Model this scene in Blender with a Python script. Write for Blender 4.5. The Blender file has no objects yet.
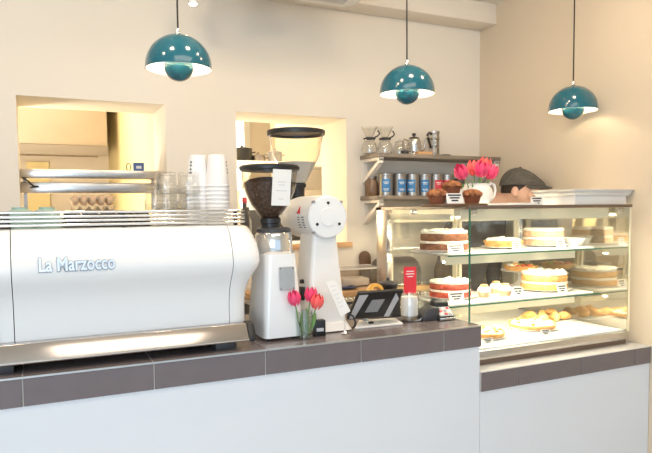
import bpy, bmesh, math, random
from mathutils import Vector, Matrix
random.seed(7)
PI = math.pi
S = bpy.context.scene
COL = S.collection

# ------------------------------------------------------------------ camera
FPX, YAW, PITCH, ROLL, PPY = 612.28, .444284, -.060537, -.01037, 247.63
CAM = Vector((0, 0, 1.5))
fw = Vector((math.sin(YAW)*math.cos(PITCH), math.cos(YAW)*math.cos(PITCH), math.sin(PITCH)))
r0 = Vector((math.cos(YAW), -math.sin(YAW), 0)); u0 = r0.cross(fw)
rt = r0*math.cos(ROLL)+u0*math.sin(ROLL); up = -r0*math.sin(ROLL)+u0*math.cos(ROLL)
cam = bpy.data.objects.new('camera', bpy.data.cameras.new('camera')); COL.objects.link(cam)
cam.matrix_world = Matrix(((rt.x, up.x, -fw.x, CAM.x), (rt.y, up.y, -fw.y, CAM.y), (rt.z, up.z, -fw.z, CAM.z), (0, 0, 0, 1)))
cam.data.sensor_width = 36; cam.data.lens = 36*FPX/652
cam.data.shift_y = (PPY-226.5)/652
cam.data.clip_start = .02
S.camera = cam

def at(a, b, **k):
    """photo pixel -> point on the plane x=, y= or z="""
    d = fw+rt*((a-326)/FPX)-up*((b-PPY)/FPX)
    ax, v = list(k.items())[0]; i = 'xyz'.index(ax)
    return CAM+d*((v-CAM[i])/d[i])

# ------------------------------------------------------------------ world, lights, exposure
w = bpy.data.worlds.new('World'); S.world = w; w.use_nodes = True
bg = w.node_tree.nodes['Background']; bg.inputs[0].default_value = (.68, .84, 1, 1); bg.inputs[1].default_value = .75
S.view_settings.view_transform = 'Standard'; S.view_settings.look = 'None'
S.view_settings.gamma = 1; S.view_settings.use_curve_mapping = False
S.view_settings.exposure = .55

def area(name, loc, target, sx, sy, power, col):
    l = bpy.data.lights.new(name, 'AREA'); l.shape = 'RECTANGLE'; l.size = sx; l.size_y = sy; l.energy = power; l.color = col
    o = bpy.data.objects.new(name, l); COL.objects.link(o); o.location = loc
    o.rotation_euler = (Vector(target)-Vector(loc)).to_track_quat('-Z', 'Y').to_euler(); return o
def point(name, loc, power, col, rad=.05):
    l = bpy.data.lights.new(name, 'POINT'); l.energy = power; l.color = col; l.shadow_soft_size = rad
    o = bpy.data.objects.new(name, l); COL.objects.link(o); o.location = loc; return o
area('shopfront_daylight', (-1.6, -2.2, 1.7), (.8, 2.2, 1.0), 2.4, 2.0, 44, (.72, .86, 1))
area('room_ceiling_light', (.6, .6, 2.66), (.6, 1.3, 0), 1.8, .9, 12, (1, .86, .70))
for k in range(5): area('added_counter_fill', (-.5+.62*k, 1.75, 2.66), (-.45+.62*k, 2.72, .6), .14, .14, 3.1, (1, .78, .54))  # unseen lights added to warm the back wall and machine top
area('kitchen_ceiling_light', (.0, 4.2, 2.66), (.0, 4.2, 0), .8, .8, 11, (1, .86, .66))
point('added_kitchen_fill', (-.42, 3.75, 1.60), 32, (1, .86, .66), .12)  # added light hidden beside the pass, brightens its reveals and yellow wall
area('back_room_ceiling_light', (1.5, 3.7, 2.66), (1.6, 3.7, 0), 1.0, .5, 16, (1, .84, .60))
point('added_back_room_fill', (1.02, 3.85, 1.62), 13, (1, .85, .62), .08)  # added light out of view, brightens the second opening's right reveal
S.cycles.transparent_max_bounces = 40
S.cycles.max_bounces = 12

# ------------------------------------------------------------------ materials
MATS = {}
def mat(name, c, rough=.5, metal=0, vary=.06, scale=8, bump=0, emit=None, es=0, spec=.5, coat=0, trans=0):
    if name in MATS: return MATS[name]
    m = bpy.data.materials.new(name); m.use_nodes = True; nt = m.node_tree; b = nt.nodes['Principled BSDF']
    tc = nt.nodes.new('ShaderNodeTexCoord'); n = nt.nodes.new('ShaderNodeTexNoise'); n.inputs['Scale'].default_value = scale; n.inputs['Detail'].default_value = 4
    nt.links.new(tc.outputs['Object'], n.inputs['Vector'])
    mx = nt.nodes.new('ShaderNodeMix'); mx.data_type = 'RGBA'
    mx.inputs[6].default_value = (*[max(0, v*(1-vary)) for v in c], 1); mx.inputs[7].default_value = (*[min(1, v*(1+vary)) for v in c], 1)
    nt.links.new(n.outputs['Fac'], mx.inputs[0]); nt.links.new(mx.outputs[2], b.inputs['Base Color'])
    b.inputs['Roughness'].default_value = rough; b.inputs['Metallic'].default_value = metal
    b.inputs['Specular IOR Level'].default_value = spec; b.inputs['Coat Weight'].default_value = coat
    b.inputs['Transmission Weight'].default_value = trans
    if bump:
        bp = nt.nodes.new('ShaderNodeBump'); bp.inputs['Strength'].default_value = bump; bp.inputs['Distance'].default_value = .01
        nt.links.new(n.outputs['Fac'], bp.inputs['Height']); nt.links.new(bp.outputs[0], b.inputs['Normal'])
    if emit: b.inputs['Emission Color'].default_value = (*emit, 1); b.inputs['Emission Strength'].default_value = es
    MATS[name] = m; return m
def two(name, c1, c2, scale, lo=.45, hi=.55, rough=.6, bump=0, kind='noise', stretch=(1, 1, 1), metal=0):
    if name in MATS: return MATS[name]
    m = mat(name, c1, rough, metal, 0, scale, bump); nt = m.node_tree
    n = [x for x in nt.nodes if x.type == 'TEX_NOISE'][0]; mx = [x for x in nt.nodes if x.type == 'MIX'][0]
    tc = [x for x in nt.nodes if x.type == 'TEX_COORD'][0]
    mp = nt.nodes.new('ShaderNodeMapping'); mp.inputs['Scale'].default_value = stretch
    nt.links.new(tc.outputs['Object'], mp.inputs[0]); nt.links.new(mp.outputs[0], n.inputs['Vector'])
    rp = nt.nodes.new('ShaderNodeMapRange'); rp.inputs[1].default_value = lo; rp.inputs[2].default_value = hi
    nt.links.new(n.outputs['Fac'], rp.inputs[0]); nt.links.new(rp.outputs[0], mx.inputs[0])
    mx.inputs[6].default_value = (*c1, 1); mx.inputs[7].default_value = (*c2, 1); return m
def thin_glass(name, tint=(1, 1, 1), refl=1.0, base=0.0, rough=.02):
    m = bpy.data.materials.new(name); m.use_nodes = True; nt = m.node_tree; nt.nodes.clear()
    o = nt.nodes.new('ShaderNodeOutputMaterial'); t = nt.nodes.new('ShaderNodeBsdfTransparent'); g = nt.nodes.new('ShaderNodeBsdfGlossy')
    t.inputs[0].default_value = (*tint, 1); g.inputs['Roughness'].default_value = rough
    lw = nt.nodes.new('ShaderNodeLayerWeight'); f = nt.nodes.new('ShaderNodeMath'); f.operation = 'POWER'; f.inputs[1].default_value = 4; nt.links.new(lw.outputs['Facing'], f.inputs[0])
    k = nt.nodes.new('ShaderNodeMath'); k.operation = 'MULTIPLY_ADD'; k.inputs[1].default_value = refl; k.inputs[2].default_value = base; k.use_clamp = True
    mx = nt.nodes.new('ShaderNodeMixShader')
    nt.links.new(f.outputs[0], k.inputs[0]); nt.links.new(k.outputs[0], mx.inputs[0]); nt.links.new(t.outputs[0], mx.inputs[1]); nt.links.new(g.outputs[0], mx.inputs[2])
    nt.links.new(mx.outputs[0], o.inputs[0]); MATS[name] = m; return m

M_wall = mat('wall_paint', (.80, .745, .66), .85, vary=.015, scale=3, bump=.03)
M_wallr = mat('wall_paint_shaded', (.72, .615, .48), .85, vary=.02, scale=3, bump=.03)  # wall paint with the side wall's weaker light put into a darker tan
M_ceil = mat('ceiling_paint', (.80, .755, .68), .85, vary=.02, scale=3)
M_yellow = mat('yellow_kitchen_paint', (.92, .79, .44), .8, vary=.02, scale=2)
M_kit = mat('kitchen_white', (.84, .76, .66), .7, vary=.03, scale=3)
M_floor = mat('floor_tile_pale', (.62, .60, .57), .5, vary=.12, scale=5)
M_front = mat('counter_plaster', (.78, .81, .86), .6, vary=.015, scale=4)
M_tile = mat('tile_brown', (.175, .148, .155), .2, vary=.10, scale=14)
M_grout = mat('grout', (.50, .47, .45), .8)
M_trim = mat('edge_trim', (.66, .65, .63), .3, 1)
M_enamel = mat('white_enamel', (.84, .85, .86), .18, vary=.008, scale=3, coat=.5)
M_white = mat('white_gloss', (.86, .85, .83), .3, vary=.01)
M_letter = mat('chrome_letter', (.93, .93, .93), .22, .9, vary=.01)
M_steel = mat('brushed_steel', (.62, .60, .58), .26, 1, vary=.06, scale=20)
M_rail = mat('polished_rail', (.60, .55, .52), .16, 1, vary=.04, scale=6)
M_chrome = mat('chrome', (.82, .82, .82), .08, 1, vary=.02)
M_dsteel = mat('dark_steel', (.30, .27, .24), .35, 1)
M_black = mat('black_plastic', (.014, .014, .015), .38, vary=.1)
M_rubber = mat('black_rubber', (.018, .018, .018), .7, vary=.1)
M_dgrey = mat('dark_grey_plastic', (.06, .06, .065), .45)
M_grey = mat('grey_plastic', (.34, .34, .35), .45)
M_lgrey = mat('light_grey', (.60, .60, .61), .4)
M_teal = mat('teal_lacquer', (.006, .112, .165), .15, vary=.03, coat=.6)
M_lampin = mat('lamp_inside', (.92, .90, .85), .5)
M_bulb = mat('bulb_glow', (1, .9, .7), .4, emit=(1, .82, .55), es=40)
M_led = mat('led_strip', (1, .95, .8), .4, emit=(1, .89, .66), es=36)
M_glassd = thin_glass('drinking_glass', (.985, .985, .978), 1.1, .085, .06)
M_pane = thin_glass('display_pane', (.985, .995, .985), .6, .03, 0)
M_mirror = thin_glass('mirrored_end_pane', (.92, .92, .88), 1.0, .38, .0)
M_gedge = mat('glass_edge_green', (.03, .16, .10), .15)
M_hopper = thin_glass('hopper_plastic', (.90, .88, .84), 1.0, .05, .05)
M_beans = two('coffee_beans', (.035, .014, .007), (.10, .045, .022), 90, .4, .6, .45, .9)
M_paper = mat('paper', (.86, .85, .83), .8, vary=.02)
M_ink = mat('ink', (.03, .03, .035), .7)
M_inkg = mat('grey_ink', (.58, .58, .60), .7)
M_red = mat('red_card', (.78, .035, .05), .6)
M_cup = mat('paper_cup', (.86, .84, .83), .55, vary=.015)
M_mint = mat('mint_ceramic', (.33, .48, .42), .25)
M_dcup = mat('dark_ceramic', (.035, .032, .035), .25)
M_wood = two('counter_wood', (.62, .34, .15), (.74, .46, .24), 4, .35, .65, .45, stretch=(1, 9, 9))
M_shelf = two('shelf_board', (.22, .18, .145), (.30, .25, .20), 5, .35, .65, .55, stretch=(1, 12, 12))
M_bracket = mat('bracket_white', (.86, .82, .76), .5)
M_tin = mat('tin_metal', (.42, .40, .38), .3, .9)
M_blue = mat('label_blue', (.04, .22, .52), .5)
M_lred = mat('label_red', (.62, .05, .08), .5)
M_lgreen = mat('label_green', (.06, .32, .10), .5)
M_pink = two('tulip_pink', (.80, .03, .15), (.92, .10, .22), 30, .3, .7, .5)
M_pinkr = two('tulip_coral', (.85, .06, .08), (.92, .16, .14), 30, .3, .7, .5)
M_stem = mat('tulip_green', (.16, .33, .09), .5, vary=.15)
M_choc = two('chocolate_sponge', (.13, .042, .016), (.24, .09, .04), 45, .35, .65, .85, .8)
M_dchoc = two('dark_sponge', (.05, .02, .01), (.11, .05, .025), 60, .35, .65, .85, .8)
M_velvet = two('red_velvet', (.36, .045, .025), (.52, .10, .06), 50, .35, .65, .85, .7)
M_gold = two('golden_sponge', (.62, .30, .08), (.80, .48, .18), 45, .35, .65, .85, .6)
M_tansp = two('tan_sponge', (.55, .33, .20), (.68, .46, .30), 45, .35, .65, .85, .6)
M_frost = mat('white_frosting', (.88, .84, .76), .6, vary=.04, scale=40, bump=.3)
M_crust = two('pastry_crust', (.58, .28, .08), (.76, .46, .17), 40, .35, .65, .7, .5)
M_muffin = two('muffin_top', (.20, .065, .025), (.42, .17, .07), 55, .4, .6, .85, .9)
M_case = mat('muffin_case', (.22, .07, .03), .8)
M_fruit = two('fruit_red', (.55, .04, .03), (.75, .18, .05), 30, .35, .65, .3)
M_fruito = mat('fruit_orange', (.85, .38, .05), .35, vary=.15)
M_fruitg = mat('fruit_green', (.25, .42, .06), .35, vary=.15)
M_board = two('dark_wood_board', (.11, .055, .03), (.17, .09, .05), 6, .35, .65, .5, stretch=(1, 10, 10))
M_skin = mat('skin', (.70, .42, .31), .5, vary=.05)
M_hair = mat('dark_hair', (.035, .02, .014), .6, vary=.3, scale=60, bump=.5)
M_tweed = two('tweed', (.075, .068, .058), (.125, .115, .10), 160, .4, .6, .95, .4)
M_shirt = mat('charcoal_shirt', (.085, .075, .075), .9, vary=.08, scale=40)
M_trous = mat('dark_trousers', (.05, .055, .07), .9, vary=.1, scale=40)
M_shoe = mat('black_shoe', (.02, .02, .02), .5)
M_egg = mat('egg_shell', (.74, .52, .36), .6, vary=.12, scale=4)
M_pulp = mat('egg_tray_pulp', (.62, .52, .38), .95, vary=.08, scale=50, bump=.3)
M_plast = thin_glass('frosted_plastic', (.86, .80, .74), 1.0, .10, .35)
M_bplate = mat('blue_rim', (.03, .07, .22), .3)
M_case_cream = mat('case_inner_cream', (.78, .72, .56), .4)
M_bronze = mat('bronze_strip', (.20, .145, .115), .4, .6)
M_vase = thin_glass('vase_glass', (.90, .93, .92), 1.2, .12, .04)
M_water = thin_glass('water', (.93, .97, .95), .6, .02)

# ------------------------------------------------------------------ mesh helpers
ORD = ['bottom', 'second', 'third', 'fourth', 'fifth', 'sixth', 'seventh', 'eighth', 'ninth', 'topmost']
class MB:
    def __init__(s): s.v = []; s.f = []
    def add(s, v, f):
        o = len(s.v); s.v += [tuple(p) for p in v]; s.f += [tuple(i+o for i in q) for q in f]; return s
    def box(s, x0, x1, y0, y1, z0, z1):
        v = [(x, y, z) for z in (z0, z1) for y in (y0, y1) for x in (x0, x1)]
        return s.add(v, [(0, 2, 3, 1), (4, 5, 7, 6), (0, 1, 5, 4), (2, 6, 7, 3), (0, 4, 6, 2), (1, 3, 7, 5)])
    def lathe(s, prof, n=28, c=(0, 0, 0), bump=None, axis='z', close=True):
        v = []; f = []
        for k, (r, z) in enumerate(prof):
            for i in range(n):
                a = 2*PI*i/n; rr = r*(1+(bump(a, k) if bump else 0))
                p = (rr*math.cos(a), rr*math.sin(a), z)
                if axis == 'y': p = (p[0], -p[2], p[1])
                if axis == 'x': p = (p[2], p[0], p[1])
                v.append((c[0]+p[0], c[1]+p[1], c[2]+p[2]))
        for k in range(len(prof)-1):
            for i in range(n):
                j = (i+1) % n; f.append((k*n+i, k*n+j, k*n+n+j, k*n+n+i))
        if close:
            if prof[0][0] > 1e-5: f.append(tuple(range(n-1, -1, -1)))
            if prof[-1][0] > 1e-5: m = (len(prof)-1)*n; f.append(tuple(range(m, m+n)))
        return s.add(v, f)
    def tube(s, pts, r, n=10, closed=False):
        pts = [Vector(p) for p in pts]; rs = r if isinstance(r, (list, tuple)) else [r]*len(pts)
        v = []; f = []; m = len(pts); ref = None
        for k, p in enumerate(pts):
            t = (pts[(k+1) % m]-pts[k-1]) if closed else (pts[min(k+1, m-1)]-pts[max(k-1, 0)])
            t.normalize()
            if ref is None: ref = Vector((0, 0, 1)) if abs(t.z) < .9 else Vector((1, 0, 0))
            a = (ref-t*ref.dot(t)).normalized(); b = t.cross(a); ref = a
            for i in range(n):
                q = 2*PI*i/n; v.append(p+(a*math.cos(q)+b*math.sin(q))*rs[k])
        for k in range(m if closed else m-1):
            k2 = (k+1) % m
            for i in range(n):
                j = (i+1) % n; f.append((k*n+i, k*n+j, k2*n+j, k2*n+i))
        if not closed: f += [tuple(range(n-1, -1, -1)), tuple(range((m-1)*n, m*n))]
        return s.add(v, f)
    def prism(s, poly, a, b, axis='z'):
        n = len(poly)
        def P(p, h): return {'z': (p[0], p[1], h), 'y': (p[0], h, p[1]), 'x': (h, p[0], p[1])}[axis]
        v = [P(p, a) for p in poly]+[P(p, b) for p in poly]
        return s.add(v, [tuple(range(n-1, -1, -1)), tuple(range(n, 2*n))]+[(i, (i+1) % n, n+(i+1) % n, n+i) for i in range(n)])
    def ball(s, c, r, n=16, m=10, fn=None):
        sx, sy, sz = r if isinstance(r, (tuple, list)) else (r, r, r); v = []; f = []
        for k in range(m+1):
            th = PI*k/m
            for i in range(n):
                a = 2*PI*i/n; d = Vector((math.sin(th)*math.cos(a), math.sin(th)*math.sin(a), -math.cos(th)))
                g = fn(d) if fn else 1
                v.append((c[0]+d.x*sx*g, c[1]+d.y*sy*g, c[2]+d.z*sz*g))
        for k in range(m):
            for i in range(n):
                j = (i+1) % n; f.append((k*n+i, k*n+j, k*n+n+j, k*n+n+i))
        return s.add(v, f)
    def xf(s, M):
        s.v = [tuple(M @ Vector(p)) for p in s.v]; return s
def build(name, mb, m, parent=None, smooth=False, bevel=0, loc=None, rotz=0, seg=2):
    me = bpy.data.meshes.new(name); bm = bmesh.new()
    vs = [bm.verts.new(p) for p in mb.v]
    for q in mb.f:
        q2 = []
        [q2.append(i) for i in q if i not in q2]
        if len(q2) > 2:
            try: bm.faces.new([vs[i] for i in q2])
            except ValueError: pass
    bmesh.ops.remove_doubles(bm, verts=bm.verts, dist=1e-5)
    bmesh.ops.recalc_face_normals(bm, faces=bm.faces)
    if bevel: bmesh.ops.bevel(bm, geom=[e for e in bm.edges if e.is_manifold and e.calc_face_angle(0) > .6], offset=bevel, segments=seg, profile=.5, affect='EDGES')
    bm.to_mesh(me); bm.free(); me.materials.append(m)
    if smooth or bevel:
        for p in me.polygons: p.use_smooth = True
        me.set_sharp_from_angle(angle=.7)
    o = bpy.data.objects.new(name, me); COL.objects.link(o)
    if parent: o.parent = parent
    if loc: o.location = loc
    o.rotation_euler.z = rotz; return o
def tag(o, label, cat, group=None):
    o['label'] = label; o['category'] = cat
    if group: o['group'] = group
    return o
def struct(o): o['kind'] = 'structure'; return o
def thing(name, label, cat, loc=(0, 0, 0), rotz=0, group=None):
    o = bpy.data.objects.new(name, None); COL.objects.link(o); o.location = loc; o.rotation_euler.z = rotz
    o.empty_display_size = .05
    return tag(o, label, cat, group)
def kids(o): return [c for c in COL.objects if c.parent == o]
def dup(o, loc, rotz=None, label=None, group=None):
    r = o.copy(); COL.objects.link(r); r.location = loc
    if rotz is not None: r.rotation_euler.z = rotz
    if label: r['label'] = label
    if group: r['group'] = group
    for c in kids(o):
        d = c.copy(); COL.objects.link(d); d.parent = r
        for g in kids(c):
            e = g.copy(); COL.objects.link(e); e.parent = d
    return r
def text_mb(body, size, depth, bold=0):
    cu = bpy.data.curves.new('lettering', 'FONT'); cu.body = body; cu.size = size; cu.extrude = depth; cu.offset = bold; cu.resolution_u = 3
    ob = bpy.data.objects.new('lettering_source', cu); COL.objects.link(ob)
    me = bpy.data.meshes.new_from_object(ob.evaluated_get(bpy.context.evaluated_depsgraph_get()))
    mb = MB(); mb.add([tuple(v.co) for v in me.vertices], [tuple(p.vertices) for p in me.polygons])
    bpy.data.objects.remove(ob); bpy.data.meshes.remove(me); return mb
def rbox(x0, x1, y0, y1, z0, z1): return MB().box(x0, x1, y0, y1, z0, z1)
def rrect(w, h, r, n=5):
    out = []
    for cx, cy, a in ((w/2-r, h/2-r, 0), (-w/2+r, h/2-r, 90), (-w/2+r, -h/2+r, 180), (w/2-r, -h/2+r, 270)):
        for i in range(n+1):
            t = math.radians(a+90*i/n); out.append((cx+r*math.cos(t), cy+r*math.sin(t)))
    return out

# ------------------------------------------------------------------ setting
YF, YB, XW = 1.866, 3.08, 2.54          # counter front, back wall face, right wall face
WT = .33; ZC = 2.72                     # wall thickness, ceiling
struct(build('floor', rbox(-3.2, XW+.2, -2.6, 6.0, -.1, 0), M_floor))
struct(build('ceiling', rbox(-3.2, XW+.2, -2.6, 6.0, ZC, ZC+.1), M_ceil))
A0, A1, B0, B1, ZS, ZA = -.053, .60, .96, 1.60, 1.32, 2.027
wb = MB()
wb.box(-3.2, A0, YB, YB+WT, 0, ZC); wb.box(A0, A1, YB, YB+WT, 0, ZS); wb.box(A0, A1, YB, YB+WT, ZA, ZC)
wb.box(A1, B0, YB, YB+WT, 0, ZC); wb.box(B0, B1, YB, YB+WT, 0, ZS); wb.box(B0, B1, YB, YB+WT, ZA-.012, ZC); wb.box(B1, XW, YB, YB+WT, 0, ZC)
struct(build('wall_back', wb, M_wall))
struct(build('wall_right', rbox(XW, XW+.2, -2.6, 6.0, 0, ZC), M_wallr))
struct(build('wall_left', rbox(-3.4, -3.2, -2.6, 6.0, 0, ZC), M_wall))
struct(build('wall_kitchen', rbox(-3.2, XW, 5.7, 5.9, 0, ZC), M_kit))
struct(build('wall_partition', rbox(A1+.01, A1+.11, YB+WT, 5.7, 0, ZC), M_yellow))
# boxed beam under the ceiling along the back wall
struct(build('trim_1', rbox(-3.2, XW, 2.927, YB, 2.60, ZC), M_wall, bevel=.006))
# wooden sill of the second opening
struct(build('trim_2', rbox(B0-.02, B1+.025, YB-.02, YB+.02, ZS-.028, ZS), M_wood, bevel=.003))

# ------------------------------------------------------------------ counter and plinth
ZT, XE = 1.05, 1.553
YBK = 2.55
ct = thing('service_counter', 'long service counter with white front and brown tiled top carrying espresso machine', 'counter', (0, 0, 0))
build('counter_body', rbox(-.75, XE, YF+.010, YBK, 0, ZT-.0845), M_front, ct)
build('counter_core', rbox(-.75, XE-.004, YF+.0035, YBK, ZT-.0843, ZT-.003), M_grout, ct)
build('edge_trim', rbox(-.75, XE, YF-.002, YF+.004, ZT-.005, ZT+.0008), M_trim, ct)
tw = .3555; x = -.0425-2*tw; fr = to = None
while x < XE-.01:
    xe = min(x+tw-.004, XE)
    if xe > -.74:
        xs = max(x, -.75); L = xe-xs
        if fr and abs(L-(tw-.004)) < 1e-6:
            for src, p in ((fr, (xs, 0, 0)), (to, (xs, 0, 0)), (to2, (xs, 0, 0))):
                c = src.copy(); COL.objects.link(c); c.location = p; c.parent = ct
        else:
            a = build('tile', rbox(0, L, YF, YF+.009, ZT-.084, ZT-.0055), M_tile, ct, bevel=.0012, seg=1, loc=(xs, 0, 0))
            b = build('tile', rbox(0, L, YF+.0045, YF+.34, ZT-.008, ZT), M_tile, ct, bevel=.0012, seg=1, loc=(xs, 0, 0))
            c = build('tile', rbox(0, L, YF+.344, YBK, ZT-.008, ZT), M_tile, ct, bevel=.0012, seg=1, loc=(xs, 0, 0))
            if abs(L-(tw-.004)) < 1e-6: fr, to, to2 = a, b, c
    x += tw
ZP = .864
pl = thing('display_plinth', 'low tiled plinth under the glass cake display', 'counter', (0, 0, 0))
build('plinth_body', rbox(XE+.002, XW-.002, YF+.010, 2.68, 0, ZP-.0785), M_front, pl)
build('plinth_core', rbox(XE+.002, XW-.002, YF+.0035, 2.68, ZP-.0783, ZP-.003), M_grout, pl)
build('plinth_top', rbox(XE+.002, XW-.002, YF+.001, 2.68, ZP-.003, ZP), M_lgrey, pl)
x = XE+.003
for xe in (1.745, 2.092, 2.43, XW-.003):
    build('tile', rbox(0, xe-x-.003, YF, YF+.009, ZP-.078, ZP-.0035), M_tile, pl, bevel=.0012, seg=1, loc=(x, 0, 0)); x = xe

# ------------------------------------------------------------------ espresso machine
em = thing('espresso_machine', 'large white espresso machine with chrome brand lettering on the tiled counter', 'espresso machine')
SL, SR = -.062, .575
LV = [(1.115, 1.962, .640), (1.20, 1.960, .640), (1.24, 1.952, .643), (1.27, 1.938, .650), (1.295, 1.920, .661), (1.315, 1.907, .671), (1.335, 1.902, .677),
      (1.36, 1.906, .6775), (1.39, 1.918, .674), (1.42, 1.934, .667), (1.44, 1.950, .660), (1.450, 1.963, .653), (1.455, 1.985, .640)]
YM = 2.46
mb = MB(); n = len(LV)
mb.add([(SL+.0012, y, z) for z, y, _ in LV]+[(SR-.0012, y, z) for z, y, _ in LV]+[(SL+.0012, y+.02, z) for z, y, _ in LV]+[(SR-.0012, y+.02, z) for z, y, _ in LV],
       [(k, n+k, n+k+1, k+1) for k in range(n-1)]+[(2*n+k, 2*n+k+1, 3*n+k+1, 3*n+k) for k in range(n-1)]+[(k, k+1, 2*n+k+1, 2*n+k) for k in range(n-1)]+[(n+k, 3*n+k, 3*n+k+1, n+k+1) for k in range(n-1)])
build('back_panel', mb, M_enamel, em, smooth=True)
def side_panel(mirror):
    mb = MB(); rows = []
    for z, y, xs in LV:
        R = .045; row = [(SR+.0012, y)]
        for i in range(7):
            a = -PI/2+PI/2*i/6; row.append((xs-R+R*math.cos(a), y+R+R*math.sin(a)))
        row += [(xs, 2.2), (xs, YM), (SR+.0012, YM)]
        rows.append([((SL+SR-px_ if mirror else px_), py_, z) for px_, py_ in row])
    m = len(rows[0]); v = [p for r in rows for p in r]
    f = [(k*m+i, k*m+i+1, (k+1)*m+i+1, (k+1)*m+i) for k in range(len(rows)-1) for i in range(m-1)]
    f += [(k*m+m-1, k*m, (k+1)*m, (k+1)*m+m-1) for k in range(len(rows)-1)]
    f += [tuple(range(m)), tuple(range((len(rows)-1)*m, len(rows)*m))]
    mb.add(v, f); return mb
build('side_panel', side_panel(False), M_enamel, em, smooth=True)
build('side_panel', side_panel(True), M_enamel, em, smooth=True)
build('machine_core', rbox(SL+.002, SR-.002, 1.99, YM, 1.09, 1.45), M_dsteel, em)
build('cup_tray', rbox(SL+.002, SR-.002, 1.986, YM, 1.4502, 1.456), M_steel, em, bevel=.001)
build('underside', rbox(-.17, .63, 1.945, YM, 1.078, 1.112), M_black, em)
XR0, XR1 = -.175, .622
build('frame_rail', MB().prism([(1.900, 1.076), (1.897, 1.083), (1.925, 1.131), (1.96, 1.131), (1.96, 1.076)], XR0, XR1, 'x'), M_rail, em, bevel=.002)
build('rail_lip', MB().tube([(XR0, 1.899, 1.081), (XR1, 1.899, 1.081)], .0035, 8), M_chrome, em, smooth=True)
build('rail_end_cap', MB().prism([(1.898, 1.074), (1.896, 1.084), (1.922, 1.134), (1.965, 1.134), (1.965, 1.074)], XR1, XR1+.026, 'x'), M_black, em, bevel=.006)
build('rail_end_cap', MB().prism([(1.898, 1.074), (1.896, 1.084), (1.922, 1.134), (1.965, 1.134), (1.965, 1.074)], XR0-.026, XR0, 'x'), M_black, em, bevel=.006)
for fx in (-.10, .552):
    for fy in (1.925, 2.38): build('foot', rbox(fx-.034, fx+.034, fy, fy+.06, ZT, 1.079), M_dgrey, em, bevel=.003)
for k, z in enumerate((1.4655, 1.478, 1.490, 1.503)):
    x0, x1 = -.165, .645
    build('cup_rail', MB().tube([(x0, 2.44, z), (x0, 2.0, z), (x0+.006, 1.985, z), (x0+.02, 1.978, z), (x1-.02, 1.978, z), (x1-.006, 1.985, z), (x1, 2.0, z), (x1, 2.44, z)], .0042, 10), M_chrome, em, smooth=True)
for px_ in (-.12, .25, .61): build('rail_post', rbox(px_-.006, px_+.006, 1.984, 1.99, 1.452, 1.508), M_black, em, bevel=.001)
tm = text_mb('La Marzocco', .05, .0035, .0011)
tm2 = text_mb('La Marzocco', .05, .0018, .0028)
xs = [v[0] for v in tm.v]; x0, x1 = min(xs), max(xs)
tm.xf(Matrix.Translation((.008, 1.9005, 1.336)) @ Matrix.Rotation(-.10, 4, 'X') @ Matrix(((.205/(x1-x0), .0, 0, -x0*.205/(x1-x0)), (0, 0, -1, 0), (0, 1.12, 0, 0), (0, 0, 0, 1))))
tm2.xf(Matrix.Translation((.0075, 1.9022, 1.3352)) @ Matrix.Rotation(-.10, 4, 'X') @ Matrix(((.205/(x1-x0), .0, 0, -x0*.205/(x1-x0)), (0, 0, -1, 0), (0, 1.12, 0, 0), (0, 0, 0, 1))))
build('lettering_shadow', tm2, mat('letter_shadow_grey', (.30, .31, .33), .35, .5), em)['kind'] = 'stuff'  # larger grey copy set lower behind the letters, standing in for their shadow
build('lettering', tm, M_letter, em)['label'] = 'raised chrome brand lettering'

# cups and glasses standing on the machine
ZM = 1.456
def cup_mb(rb, rt_, h, t=.003, rim=0):
    return [(rb*.6, 0), (rb, .001), (rb+(rt_-rb)*.5, h*.5), (rt_, h-rim), (rt_+rim*.5, h-rim*.5), (rt_, h), (rt_-t, h), (rb-t, t*1.5), (0, t*1.5)]
mc = None
for px_, yy in ((20, 2.06), (47, 2.06)):
    x = at(px_, 215, y=yy).x; t = thing('ceramic_cup', 'mint green ceramic cup standing upside down on the espresso machine', 'cup', (x, yy, ZM), 0, 'mint cups on the espresso machine') if not mc else None
    if mc is None:
        mc = t
        build('bowl', MB().lathe([(.038, 0), (.041, 0), (.0405, .03), (.034, .052), (.022, .057), (.022, .063), (.018, .063), (.018, .058), (0, .058)], 28), M_mint, t, True)
        build('handle', MB().tube([(.036, 0, .045), (.056, 0, .042), (.062, 0, .028), (.055, 0, .014), (.039, 0, .012)], .004, 8), M_mint, t, True)
        mc.rotation_euler.z = 1.9
    else: dup(mc, (x, yy, ZM), 1.2)
dc = None
for i, (px_, yy) in enumerate(((2, 2.05), (72, 2.08), (90, 2.06), (108, 2.09), (125, 2.06), (141, 2.08))):
    x = at(px_, 215, y=yy).x
    if dc is None:
        dc = thing('espresso_cup', 'small black espresso cup upside down behind the chrome cup rails', 'cup', (x, yy, ZM), 1.4, 'black cups on the espresso machine')
        build('bowl', MB().lathe([(.029, 0), (.031, 0), (.030, .025), (.024, .044), (.016, .047), (.016, .051), (.013, .051), (.013, .048), (0, .048)], 24), M_dcup, dc, True)
        build('handle', MB().tube([(.026, 0, .038), (.042, 0, .035), (.046, 0, .023), (.041, 0, .012), (.029, 0, .010)], .003, 8), M_dcup, dc, True)
    else: d_ = dup(dc, (x, yy, ZM), 1.4+.5*i)
    (dc if i == 0 else d_)['label'] = ('black espresso cup on the machine at the outer side of the mint cups', 'black espresso cup right after the mint cups towards the glass tumblers', 'second black espresso cup from the mint cups towards the tumblers', 'third black espresso cup from the mint cups towards the tumblers', 'second black espresso cup from the glass tumblers', 'black espresso cup right beside the glass tumblers')[i]
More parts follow.
